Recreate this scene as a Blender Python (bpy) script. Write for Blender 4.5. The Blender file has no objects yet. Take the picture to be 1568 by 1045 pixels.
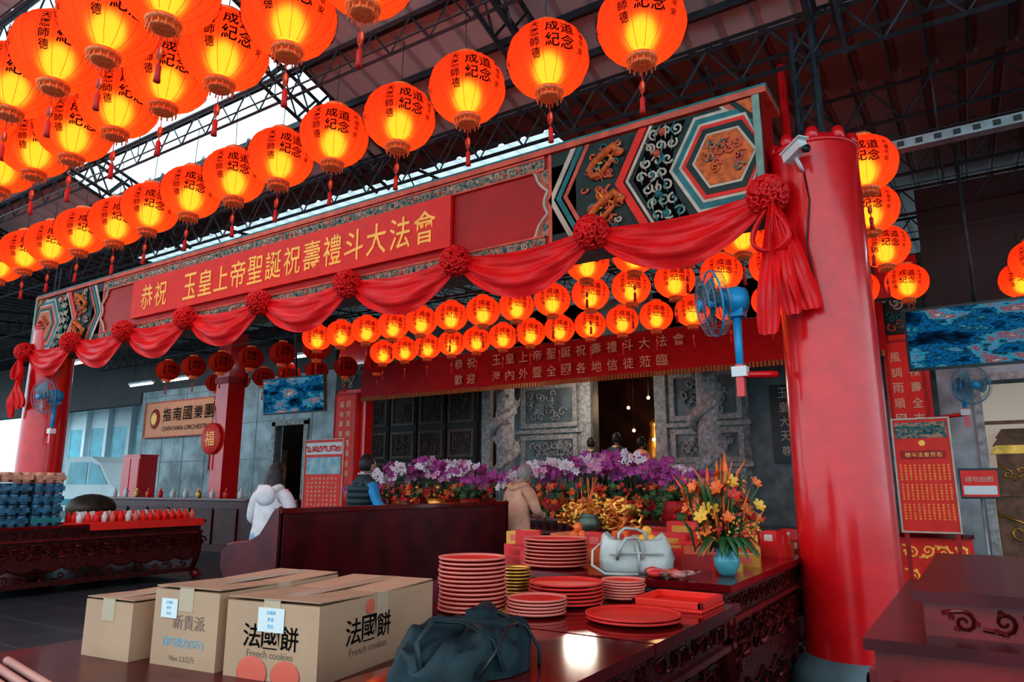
import bpy, bmesh, math, random
from mathutils import *
random.seed(7)
C=bpy.context; D=bpy.data
pi=math.pi
# ---------------------------------------------------------------- materials
MATS={}
def mat(name,col,rough=0.5,metal=0.0,var=0.0,scale=8.0,bump=0.0,bscale=40.0,emit=None,es=0.0,col2=None,coat=0.0,spec=None,kind='noise'):
    if name in MATS: return MATS[name]
    m=D.materials.new(name); m.use_nodes=True; nt=m.node_tree; b=nt.nodes['Principled BSDF']
    b.inputs['Roughness'].default_value=rough; b.inputs['Metallic'].default_value=metal
    b.inputs['Coat Weight'].default_value=coat; b.inputs['Coat Roughness'].default_value=0.12
    if spec is not None: b.inputs['Specular IOR Level'].default_value=spec
    tc=nt.nodes.new('ShaderNodeTexCoord')
    if kind=='voronoi':
        n=nt.nodes.new('ShaderNodeTexVoronoi'); n.inputs['Scale'].default_value=scale; out=n.outputs['Distance']
    else:
        n=nt.nodes.new('ShaderNodeTexNoise'); n.inputs['Scale'].default_value=scale; n.inputs['Detail'].default_value=4; out=n.outputs['Fac']
    nt.links.new(tc.outputs['Object'],n.inputs['Vector'])
    r=nt.nodes.new('ShaderNodeValToRGB'); nt.links.new(out,r.inputs[0])
    c2=col2 if col2 else tuple(max(0,c*(1-var)) for c in col)
    c1=col if col2 else tuple(min(1,c*(1+var)) for c in col)
    r.color_ramp.elements[0].color=(*c2,1); r.color_ramp.elements[1].color=(*c1,1)
    r.color_ramp.elements[0].position=0.35; r.color_ramp.elements[1].position=0.65
    nt.links.new(r.outputs[0],b.inputs['Base Color'])
    if bump>0:
        n2=nt.nodes.new('ShaderNodeTexNoise'); n2.inputs['Scale'].default_value=bscale; n2.inputs['Detail'].default_value=5
        nt.links.new(tc.outputs['Object'],n2.inputs['Vector'])
        bp=nt.nodes.new('ShaderNodeBump'); bp.inputs['Strength'].default_value=bump; bp.inputs['Distance'].default_value=0.02
        nt.links.new(n2.outputs['Fac'],bp.inputs['Height']); nt.links.new(bp.outputs[0],b.inputs['Normal'])
    if emit:
        b.inputs['Emission Color'].default_value=(*emit,1); b.inputs['Emission Strength'].default_value=es
    MATS[name]=m; return m
RED=mat('red_paint',(0.76,0.007,0.012),0.28,var=0.08,coat=0.55)
REDD=mat('red_dull',(0.42,0.012,0.014),0.5,var=0.2)
REDPANEL=mat('red_panel',(0.46,0.008,0.010),0.45,var=0.12,scale=3)
BANNER=mat('banner_red',(0.85,0.030,0.018),0.5,var=0.06)
BANNERD=mat('banner_deep_red',(0.46,0.008,0.014),0.65,var=0.1,spec=0.3)
CLOTH=mat('red_cloth',(0.86,0.014,0.018),0.45,var=0.10,scale=5,bump=0.1)
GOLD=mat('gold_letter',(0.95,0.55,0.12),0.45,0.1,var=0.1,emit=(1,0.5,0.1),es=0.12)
GOLDM=mat('gold_metal',(0.8,0.42,0.10),0.35,0.8,var=0.25)
ORNG=mat('painted_orange',(0.66,0.15,0.03),0.55,var=0.3,scale=20)
TEAL=mat('painted_teal',(0.02,0.20,0.21),0.5,var=0.25)
GREEN=mat('painted_dark_green',(0.010,0.035,0.03),0.5,var=0.3)
CREAM=mat('painted_cream',(0.60,0.54,0.44),0.55,var=0.15)
SAGE=mat('painted_sage',(0.25,0.36,0.30),0.55,var=0.2)
BORDER=mat('painted_border',(0.50,0.26,0.17),0.6,col2=(0.04,0.15,0.14),scale=26,kind='voronoi')
SALMON=mat('painted_salmon',(0.66,0.13,0.08),0.55,var=0.2)
STEEL=mat('dark_steel',(0.04,0.042,0.05),0.5,0.4,var=0.3)
STEELL=mat('grey_steel',(0.32,0.33,0.34),0.45,0.5,var=0.2)
LAC=mat('lacquer_dark_red',(0.14,0.004,0.006),0.10,var=0.25,coat=0.35,spec=0.4)
LACC=mat('carved_wood_red',(0.07,0.006,0.007),0.35,var=0.5,scale=30,bump=0.5,bscale=60,spec=0.4)
LACS=mat('carved_scroll_red',(0.15,0.011,0.011),0.30,var=0.3,coat=0.15,spec=0.4)
WOODR=mat('bench_wood_red',(0.085,0.005,0.009),0.30,var=0.35,scale=5,coat=0.1,spec=0.35)
STONE=mat('carved_stone',(0.30,0.33,0.34),0.7,var=0.4,scale=9,bump=0.9,bscale=25)
STONES=mat('smooth_stone',(0.15,0.20,0.22),0.45,var=0.3,scale=4,bump=0.15)
STONEC=mat('carved_pale_stone',(0.40,0.41,0.41),0.7,var=0.3,scale=14,bump=0.8,bscale=40)
WOODD=mat('carved_dark_door',(0.04,0.032,0.03),0.45,var=0.5,scale=30,bump=0.8,bscale=40)
BLACK=mat('black_ink',(0.006,0.004,0.004),0.9,spec=0.1)
BLK=mat('black_plastic',(0.02,0.02,0.022),0.35)
WHITE=mat('white_plastic',(0.75,0.75,0.76),0.4)
BLUEP=mat('blue_plastic',(0.02,0.34,0.66),0.35)
BLUEL=mat('blue_blade',(0.08,0.22,0.30),0.25)
CARD=mat('cardboard',(0.52,0.31,0.20),0.8,var=0.06,scale=3)
CARDI=mat('cardboard_flap',(0.44,0.27,0.175),0.8,var=0.08)
TAPE=mat('packing_tape',(0.56,0.41,0.29),0.25)
LABEL=mat('white_label',(0.75,0.76,0.76),0.6)
PLRED=mat('plate_red',(0.72,0.035,0.028),0.42,var=0.1)
PLPINK=mat('plate_rim_pink',(0.74,0.20,0.16),0.45)
# ---------------------------------------------------------------- mesh builder
def TR(x,y,z,rx=0,ry=0,rz=0,s=1):
    return Matrix.Translation((x,y,z))@Euler((rx,ry,rz)).to_matrix().to_4x4()@Matrix.Scale(s,4)
_tc={}
def textgeo(body,bold=0.0):
    key=(body,bold)
    if key in _tc: return _tc[key]
    c=D.curves.new('t','FONT'); c.body=body; c.size=1.0; c.resolution_u=2; c.align_x='CENTER'; c.align_y='CENTER'; c.offset=bold
    o=D.objects.new('t',c); me=o.to_mesh()
    vs=[tuple(v.co) for v in me.vertices]; fs=[tuple(p.vertices) for p in me.polygons]
    o.to_mesh_clear(); D.objects.remove(o); D.curves.remove(c)
    if vs:
        x0=min(v[0] for v in vs);x1=max(v[0] for v in vs);y0=min(v[1] for v in vs);y1=max(v[1] for v in vs)
        vs=[(v[0]-(x0+x1)/2,v[1]-(y0+y1)/2) for v in vs]; w=x1-x0;h=y1-y0
    else: w=h=1
    _tc[key]=(vs,fs,w,h); return _tc[key]
class MB:
    def __init__(s): s.v=[];s.f=[];s.m=[];s.sm=[];s.ml=[]
    def add(s,vs,fs,m,sm=False,M=None):
        if m not in s.ml: s.ml.append(m)
        k=s.ml.index(m); b=len(s.v)
        for v in vs:
            v=Vector(v)
            s.v.append(tuple(M@v) if M else tuple(v))
        for f in fs: s.f.append(tuple(i+b for i in f)); s.m.append(k); s.sm.append(sm)
    def box(s,c,d,m,M=None,R=None):
        x,y,z=d[0]/2,d[1]/2,d[2]/2
        vs=[Vector((a*x,b*y,e*z)) for a in(-1,1) for b in(-1,1) for e in(-1,1)]
        if R: vs=[R@v for v in vs]
        vs=[v+Vector(c) for v in vs]
        s.add(vs,[(0,1,3,2),(4,6,7,5),(0,4,5,1),(2,3,7,6),(0,2,6,4),(1,5,7,3)],m,False,M)
    def bb(s,x0,x1,y0,y1,z0,z1,m,M=None):
        s.box(((x0+x1)/2,(y0+y1)/2,(z0+z1)/2),(abs(x1-x0),abs(y1-y0),abs(z1-z0)),m,M)
    def lathe(s,pr,n,m,M=None,sm=True,mod=None,sy=1.0,cap=True):
        vs=[];fs=[]
        for r,z in pr:
            for i in range(n):
                a=2*pi*i/n; rr=r*(mod(a,z) if mod else 1)
                vs.append((rr*math.cos(a),rr*math.sin(a)*sy,z))
        for j in range(len(pr)-1):
            for i in range(n):
                k=(i+1)%n
                fs.append((j*n+i,j*n+k,(j+1)*n+k,(j+1)*n+i))
        if cap and pr[0][0]>1e-5: fs.append(tuple(range(n-1,-1,-1)))
        if cap and pr[-1][0]>1e-5: fs.append(tuple((len(pr)-1)*n+i for i in range(n)))
        s.add(vs,fs,m,sm,M)
    def sph(s,c,r,m,n=12,M=None,sc=(1,1,1)):
        k=n//2
        pr=[(max(1e-6,math.sin(pi*j/k)),-math.cos(pi*j/k)) for j in range(k+1)]
        T=Matrix.Translation(c)@Matrix.Diagonal((r*sc[0],r*sc[1],r*sc[2],1))
        s.lathe(pr,n,m,(M@T) if M else T)
    def tube(s,ps,r,m,n=6,closed=False,M=None,sm=True,flat=1.0):
        ps=[Vector(p) for p in ps]; L=len(ps)
        rs=r if isinstance(r,(list,tuple)) else [r]*L
        vs=[];fs=[];up=None
        for i,p in enumerate(ps):
            a=ps[(i-1)%L] if (closed or i>0) else p; b=ps[(i+1)%L] if (closed or i<L-1) else p
            t=(b-a); t=t.normalized() if t.length>1e-9 else Vector((0,0,1))
            if up is None:
                up=Vector((0,0,1)) if abs(t.z)<0.9 else Vector((1,0,0))
            u=t.cross(up); 
            if u.length<1e-6: u=t.cross(Vector((0,1,0)))
            u.normalize(); w=u.cross(t).normalized(); up=w
            for k in range(n):
                g=2*pi*k/n
                vs.append(p+u*math.cos(g)*rs[i]+w*math.sin(g)*rs[i]*flat)
        for i in range(L if closed else L-1):
            j=(i+1)%L
            for k in range(n):
                q=(k+1)%n; fs.append((i*n+k,i*n+q,j*n+q,j*n+k))
        if not closed:
            fs.append(tuple(range(n-1,-1,-1))); fs.append(tuple((L-1)*n+k for k in range(n)))
        s.add(vs,fs,m,sm,M)
    def rod(s,a,b,r,m,n=5): s.tube([a,b],r,m,n)
    def poly(s,pts,d,m,F):
        n=len(pts)
        vs=[F(p[0],p[1],0) for p in pts]+[F(p[0],p[1],d) for p in pts]
        fs=[tuple(range(n)),tuple(range(2*n-1,n-1,-1))]+[(i,(i+1)%n,n+(i+1)%n,n+i) for i in range(n)]
        s.add(vs,fs,m)
    def ring(s,outer,inner,d,m,F):
        n=len(outer)
        vs=[F(*p,d) for p in outer]+[F(*p,d) for p in inner]+[F(*p,0) for p in outer]+[F(*p,0) for p in inner]
        fs=[]
        for i in range(n):
            j=(i+1)%n
            fs+=[(i,j,n+j,n+i),(i,2*n+i,2*n+j,j),(n+i,n+j,3*n+j,3*n+i)]
        s.add(vs,fs,m)
    def text(s,body,m,F,h=None,w=None,bold=0.0):
        vs,fs,W,Hh=textgeo(body,bold)
        k=(h/Hh) if h else (w/W); kx=(w/W) if w else k
        s.add([F(v[0]*kx,v[1]*k) for v in vs],fs,m)
    def obj(s,name,bevel=0,parent=None,loc=None):
        me=D.meshes.new(name); me.from_pydata(s.v,[],s.f)
        for m in s.ml: me.materials.append(m)
        me.polygons.foreach_set('material_index',s.m); me.polygons.foreach_set('use_smooth',s.sm)
        me.update()
        o=D.objects.new(name,me); C.collection.objects.link(o)
        if bevel:
            b=o.modifiers.new('bevel','BEVEL'); b.width=bevel; b.segments=2; b.limit_method='ANGLE'
        if parent: o.parent=parent
        if loc: o.location=loc
        return o
def empty(name,loc=(0,0,0),rz=0):
    o=D.objects.new(name,None); C.collection.objects.link(o); o.location=loc; o.rotation_euler=(0,0,rz); o.empty_display_size=0.1; return o
def spiral(cx,cy,R,turns=1.4,a0=0,dirn=1,n=16):
    pts=[]
    for i in range(n+1):
        t=i/n; r=R*(1-0.85*t); a=a0+dirn*turns*2*pi*t
        pts.append((cx+r*math.cos(a),cy+r*math.sin(a)))
    return pts
U=random.uniform
def FY(y): return lambda u,v,w=0:(u,y-w,v)      # face looking to -Y
def FX(x): return lambda u,v,w=0:(x+w,u,v)      # face looking to +X
def scroll_band(mb,F,u0,u1,v0,v1,m,r=0.008,step=None,w=0.01,leaf=None):
    h=v1-v0; step=step or h*1.1; n=max(1,int((u1-u0)/step)); step=(u1-u0)/n
    for i in range(n):
        cx=u0+step*(i+.5); cy=(v0+v1)/2; d=1 if i%2 else -1
        sp=spiral(cx,cy+d*h*.05,min(h,step)*.40,1.3,a0=pi/2*d+pi,dirn=d,n=12)
        sp=[(cx-step*.55,cy-d*h*.25)]+sp
        mb.tube([F(a,b,w) for a,b in sp],[r*(1-.5*k/len(sp)) for k in range(len(sp))],m,5)
        for k in range(3):
            a=U(0,2*pi); q=min(h,step)*.42
            p=(cx+q*math.cos(a),cy+q*math.sin(a)*.9)
            mb.sph(F(p[0],p[1],w),r*1.5,leaf or m,6)
# ---------------------------------------------------------------- floor / ground
def tilemat(name,c1,c2,size,rough):
    m=D.materials.new(name); m.use_nodes=True; nt=m.node_tree; b=nt.nodes['Principled BSDF']
    tc=nt.nodes.new('ShaderNodeTexCoord'); br=nt.nodes.new('ShaderNodeTexBrick')
    br.offset=0; br.inputs['Scale'].default_value=1; br.inputs['Brick Width'].default_value=size; br.inputs['Row Height'].default_value=size
    br.inputs['Mortar Size'].default_value=0.008; br.inputs['Color1'].default_value=(*c1,1); br.inputs['Color2'].default_value=(*c2,1); br.inputs['Mortar'].default_value=(0.10,0.11,0.12,1)
    nt.links.new(tc.outputs['Object'],br.inputs['Vector']); nt.links.new(br.outputs['Color'],b.inputs['Base Color'])
    b.inputs['Roughness'].default_value=rough; return m
FLOOR=tilemat('floor_tiles',(0.028,0.036,0.045),(0.038,0.048,0.06),0.6,0.42)
mb=MB(); mb.bb(-60,25,-12,40,-0.1,0,FLOOR); mb.obj('floor')
# ---------------------------------------------------------------- columns
def column(name,x,y,r,z1):
    mb=MB()
    mb.lathe([(r*1.35,0.0),(r*1.35,0.12),(r*1.2,0.2),(r*1.02,0.26)],40,STONES)
    mb.lathe([(r*1.01,0.2),(r,z1*.5),(r*.97,z1)],64,RED,cap=False)
    mb.lathe([(r*.97,z1-.02),(r*1.02,z1),(r*.9,z1+.03),(r*.9,z1+.05)],40,RED)
    for a in range(9):
        mb.sph((r*.85*math.cos(a*2*pi/9),r*.85*math.sin(a*2*pi/9),z1+.05),.05,RED,8,sc=(1,1,1.3))
    for dx in (-.07,.07):
        for dy in (-.07,.07): mb.tube([(dx,dy,z1),(dx,dy,z1+1.0)],.018,STEEL,4,sm=False)
    for k in range(5):
        for s in (-1,1): mb.tube([(-.07*s,-.07,z1+.2*k),(.07*s,-.07,z1+.2*k+.2)],.009,STEEL,4,sm=False); mb.tube([(-.07,-.07*s,z1+.2*k),(-.07,.07*s,z1+.2*k+.2)],.009,STEEL,4,sm=False)
    o=mb.obj(name); o.location=(x,y,0); return o
column('red_column',-0.78,5.2,0.30,3.64)
column('red_column',-11.8,5.2,0.30,3.64)
# ---------------------------------------------------------------- facade beam
BY=5.0
mb=MB()
mb.bb(-12.02,-1.07,BY,BY+.35,3.25,4.12,REDPANEL)
mb.bb(-12.05,-1.02,BY-.04,BY+.40,4.12,4.17,SALMON)
mb.bb(-12.05,-1.02,BY-.02,BY+.40,4.17,4.20,TEAL)
mb.bb(-12.05,-1.02,BY-.03,BY+.38,3.22,3.26,SAGE)
F=FY(BY)
for (z0,z1) in ((3.99,4.10),(3.27,3.38)):
    mb.bb(-10.05,-2.9,BY-.018,BY,z0,z1,BORDER)
    mb.bb(-10.05,-2.9,BY-.028,BY,z0-.012,z0+.006,SALMON)
    mb.bb(-10.05,-2.9,BY-.028,BY,z1-.006,z1+.012,SALMON)
    x=-10.0
    while x<-2.95:
        mb.tube([F(a,b,.022) for a,b in spiral(x,(z0+z1)/2,.035,1.1,random.random()*6)],.007,random.choice([CREAM,SAGE,CREAM]),4)
        mb.sph(F(x+.09,(z0+z1)/2,.02),.020,random.choice([SALMON,TEAL,CREAM]),6); x+=.15
for sx,x0 in ((1,-2.9),(-1,-10.05)):
    outer=[];N=24
    for i in range(N+1):
        t=i/N; v=3.38+(.61)*t
        bul=.16*abs(math.sin(t*pi*1.0))**.6 - .05*abs(math.sin(t*pi*3))
        outer.append((x0+sx*(bul-.12),v)); 
    mb.poly(outer+[(x0+sx*.3,3.99),(x0+sx*.3,3.38)] ,.012,BORDER,F)
    mb.tube([F(a,b,.014) for a,b in outer],.014,CREAM,5)
    mb.tube([F(a+sx*.035,b,.014) for a,b in outer],.010,SALMON,5)
def end_panel(mb,x0,x1,flip):
    W=x1-x0; z0=3.27
    def G(u,v,w=0):
        uu=u/1.78*W
        return ((x1-uu) if flip else (x0+uu), BY-w, z0+v)
    mb.poly([(0,0),(1.78,0),(1.78,.84),(0,.84)],.012,GREEN,G)
    def zig(off,wd,m,w):
        mb.poly([(off,.84),(off+wd,.84),(off+wd-.22,.42),(off+wd,0),(off,0),(off-.22,.42)],w,m,G)
    zig(.22,.05,CREAM,.02); zig(.29,.05,TEAL,.02); zig(.36,.04,SALMON,.02)
    mb.poly([(.46,.80),(.78,.80),(.62,.44),(.78,.04),(.46,.04),(.27,.42)],.018,GREEN,G)
    for k in range(34):
        cy=U(.06,.78); cx=U(.33,.60)+.12*abs(cy-.42)/.42
        mb.tube([G(a,b,.03) for a,b in spiral(cx,cy,U(.03,.06),U(.6,1.2),random.random()*6,random.choice([-1,1]),10)],[.013-.0007*i for i in range(11)],random.choice([ORNG,SALMON,TEAL,CREAM]),5)
    for cx,cy in ((.52,.62),(.52,.22)):   # two dragons
        pts=[G(cx+(.14*math.cos(t*.75))*(1-.04*t),cy+.12*math.sin(t*.75+.6)*(1-.05*t)+.02*math.sin(t*2),.04) for t in range(12)]
        mb.tube(pts,[.034,.038,.036,.034,.031,.028,.025,.022,.018,.014,.010,.005],ORNG,7)
        for i in range(1,11): 
            p=Vector(pts[i])
            for q in (0,1): mb.tube([p,p+Vector((U(-.08,.08),-.01,U(-.08,.08)))],[.012,.003],random.choice([ORNG,GOLD,SALMON]),4)
        hp=Vector(pts[0]); mb.sph(hp,.048,ORNG,8,sc=(1.2,.5,.8)); mb.sph(hp+Vector((.02,-.03,.01)),.012,CREAM,6)
    zig(.84,.07,BANNER,.03); zig(.93,.025,CREAM,.03)
    mb.poly([(.97,.82),(1.22,.82),(1.12,.62),(1.08,.42),(1.12,.22),(1.22,.02),(.97,.02),(.77,.42)],.015,BLACK,G)
    for cy in (.08,.19,.31,.42,.53,.65,.76):
        sh=-.15*(1-abs(cy-.42)/.42)
        for cx in (1.00,1.085,1.17):
            mb.tube([G(a,b,.026) for a,b in spiral(cx+sh+U(-.01,.01),cy,.048,1.15,random.random()*6,random.choice([-1,1]),11)],.0105,random.choice([CREAM,CREAM,SAGE]),5)
            mb.tube([G(cx+sh,cy-.06,.024),G(cx+sh+U(-.04,.04),cy+.0,.03),G(cx+sh+U(-.05,.05),cy+.06,.024)],[.004,.014,.004],random.choice([CREAM,SAGE,TEAL]),5)
    for cy in (.25,.59,.08,.76): mb.sph(G(1.06-.13*(1-abs(cy-.42)/.42),cy,.028),.034,random.choice([SALMON,TEAL]),8)
    def octo(r,cx=1.5,cy=.42): 
        return [(min(1.78,cx+r*math.cos(pi/3+k*pi/3)),max(0.0,min(.84,cy+r*math.sin(pi/3+k*pi/3)*1.05))) for k in range(6)]
    for r,m,w in ((.43,CREAM,.018),(.40,TEAL,.022),(.35,CREAM,.026),(.325,BANNER,.030),(.29,GREEN,.034),(.24,CREAM,.038),(.22,ORNG,.042)):
        mb.poly(octo(r),w,m,G)
    for k in range(14):
        mb.tube([G(a,b,.05) for a,b in spiral(1.5+U(-.13,.13),.42+U(-.12,.12),.04,1.1,random.random()*6)],.010,random.choice([SALMON,BORDER,ORNG,SALMON]),5)
    for cy,sg in ((.84,-1),(0,1)):
        for r,m,w in ((.30,CREAM,.016),(.27,SALMON,.02),(.22,GREEN,.024),(.17,ORNG,.028)):
            mb.poly([(1.78-r,cy),(1.78,cy),(1.78,cy+sg*r*.75),(1.78-r*.35,cy+sg*r*.75)],w,m,G)
    mb.poly([(1.73,0),(1.78,0),(1.78,.84),(1.73,.84)],.05,SAGE,G)
    mb.poly([(-.0,0),(.03,0),(.03,.84),(0,.84)],.02,SALMON,G)
end_panel(mb,-2.86,-1.07,False)
end_panel(mb,-12.02,-10.05,True)
mb.obj('painted_facade_beam')
mb=MB()
mb.bb(-9.26,-3.9,BY-.05,BY-.012,3.47,3.985,BANNER)
chars="恭祝　玉皇上帝聖誕祝壽禮斗大法會"
n=len(chars)
for i,ch in enumerate(chars):
    if ch=='　': continue
    cx=-9.05+(i+.5)*(5.0/n)
    mb.text(ch,GOLD,lambda a,b,cx=cx:(cx+a,BY-.056,3.72+b),w=.265,h=.33 if ch not in '上' else .3,bold=.006)
mb.obj('birthday_banner')
def swag(mb,xa,xb,y,z,dep,top=0.05,m=CLOTH):
    nu,nv=32,20; vs=[];fs=[]
    for j in range(nv+1):
        v=j/nv
        for i in range(nu+1):
            u=i/nu; s=4*u*(1-u); s=s**.8
            zz=z-(-.03+top*s)*1.0 - v*( .07+ (dep-.07)*s)
            yy=y-.02-.06*s*math.sin(v*pi)-.026*math.sin(v*4.2*pi+1.5*math.cos(2*pi*u))*(.3+.7*s)-.008*math.sin(v*13*pi+4*u)
            vs.append((xa+(xb-xa)*u,yy,zz))
    for j in range(nv):
        for i in range(nu):
            a=j*(nu+1)+i; fs.append((a,a+1,a+nu+2,a+nu+1))
    mb.add(vs,fs,m,True)
def rosette(mb,c,R,m,n=90):
    c=Vector(c)
    mb.sph(c,R*.7,m,12)
    for i in range(n):
        z=1-2*(i+.5)/n; a=i*2.39996; r=math.sqrt(1-z*z)
        nrm=Vector((r*math.cos(a),r*math.sin(a),z)); q=nrm.to_track_quat('Z','Y').to_matrix().to_4x4()
        M=Matrix.Translation(c+nrm*R*.62)@q@Matrix.Rotation(random.random()*6,4,'Z')@Matrix.Rotation(U(-.5,.5),4,'X')
        h=R*.42;w=R*.2
        mb.lathe([(w*.25,0),(w*.9,h*.5),(w*1.05,h*.85),(w*.7,h*.9),(w*.3,h*.4)],7,m,M,mod=lambda a,z:1+.2*math.sin(3*a))
mb=MB()
KX=[-1.04+(-1.3605)*i for i in range(9)]
for i in range(8): swag(mb,KX[i],KX[i+1],BY-.07,3.30,.40+.02*U(-1,1))
for x in KX: rosette(mb,(x,BY-.14,3.28),.145,CLOTH,90)
mb.obj('red_cloth_garland')
def ribbon(mb,pts,w,m,amp=.02):
    vs=[];fs=[];n=len(pts)
    for i,(x,y,z,ww) in enumerate(pts):
        for k in range(9):
            t=k/8-.5
            vs.append((x+t*w*ww,y-.022*math.cos(t*4*pi)-amp*math.sin(i*.9+t*2),z+abs(t)*.02))
    for i in range(n-1):
        for k in range(8): a=i*9+k; fs.append((a,a+1,a+10,a+9))
    mb.add(vs,fs,m,True)
for (bx,sg) in ((-1.02,1),(-11.86,1)):
    mb=MB()
    by=4.80
    for (dx,dw,ln) in ((-.07,1,.92),(.05,.9,.80),(.14,1.1,.78)):
        pts=[]
        for i in range(14):
            t=i/13
            pts.append((bx+.03+dx*1.3*t,by-.02+.015*math.sin(t*7+dx*9),3.2-ln*t,.25+.8*min(1,t*2)*dw*(1-.15*(t>.95))))
        ribbon(mb,pts,.14,CLOTH)
    for sgn in (-1,1):
        loop=[(bx+sgn*(.02+.10*math.sin(t*pi/8)),by-.03-.02*t/8,3.14-.25*math.sin(t*pi/16)-.05*(t/8)) for t in range(9)]
        mb.tube(loop,[.02,.03,.04,.042,.042,.04,.035,.028,.02],CLOTH,8,flat=.4)
    mb.obj('red_ribbon_bow')
# ---------------------------------------------------------------- lanterns
def lantern_shell(name,lit):
    m=D.materials.new(name); m.use_nodes=True; nt=m.node_tree; nt.nodes.clear()
    N=lambda t:nt.nodes.new(t); L=nt.links.new
    out=N('ShaderNodeOutputMaterial'); tc=N('ShaderNodeTexCoord')
    sep=N('ShaderNodeSeparateXYZ'); L(tc.outputs['Object'],sep.inputs[0])
    # woven silk weave: fine horizontal threads as bump
    wv=N('ShaderNodeTexWave'); wv.bands_direction='Z'; wv.inputs['Scale'].default_value=22; wv.inputs['Distortion'].default_value=1.5; L(tc.outputs['Object'],wv.inputs[0])
    bp=N('ShaderNodeBump'); bp.inputs['Strength'].default_value=.35; bp.inputs['Distance'].default_value=.004; L(wv.outputs['Fac'],bp.inputs['Height'])
    d=N('ShaderNodeBsdfDiffuse'); d.inputs[0].default_value=(0.80,0.050,0.02,1); L(bp.outputs[0],d.inputs['Normal'])
    t=N('ShaderNodeBsdfTranslucent'); t.inputs[0].default_value=(0.95,0.12,0.03,1); L(bp.outputs[0],t.inputs['Normal'])
    mx=N('ShaderNodeMixShader'); mx.inputs[0].default_value=.5; L(d.outputs[0],mx.inputs[1]); L(t.outputs[0],mx.inputs[2])
    cur=mx
    if lit:
        rf=N('ShaderNodeBsdfRefraction'); rf.inputs['Color'].default_value=(1,.52,.13,1); rf.inputs['Roughness'].default_value=.80; rf.inputs['IOR'].default_value=1.2
        m2=N('ShaderNodeMixShader'); m2.inputs[0].default_value=.26; L(mx.outputs[0],m2.inputs[1]); L(rf.outputs[0],m2.inputs[2])
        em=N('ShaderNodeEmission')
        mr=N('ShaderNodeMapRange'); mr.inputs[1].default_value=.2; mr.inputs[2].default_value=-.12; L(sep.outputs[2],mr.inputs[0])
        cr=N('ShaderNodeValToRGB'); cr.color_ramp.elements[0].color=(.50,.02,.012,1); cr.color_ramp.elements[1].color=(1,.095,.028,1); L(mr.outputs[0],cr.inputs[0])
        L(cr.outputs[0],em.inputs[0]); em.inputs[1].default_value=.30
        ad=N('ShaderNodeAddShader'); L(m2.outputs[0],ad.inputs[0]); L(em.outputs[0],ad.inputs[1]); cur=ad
    L(cur.outputs[0],out.inputs[0]); return m
SH_L=lantern_shell('lantern_silk_lit',True); SH_U=lantern_shell('lantern_silk_unlit',False)
BULB=mat('lamp_bulb',(1,.8,.5),emit=(1,.50,.10),es=9)
TASS=mat('red_tassel',(.55,.02,.02),.6,emit=(.6,.03,.02),es=.06)
LGOLD=mat('lantern_gold_band',(.75,.20,.07),.45,.3,var=.3,scale=60,emit=(1,.18,.05),es=.10)
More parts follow.
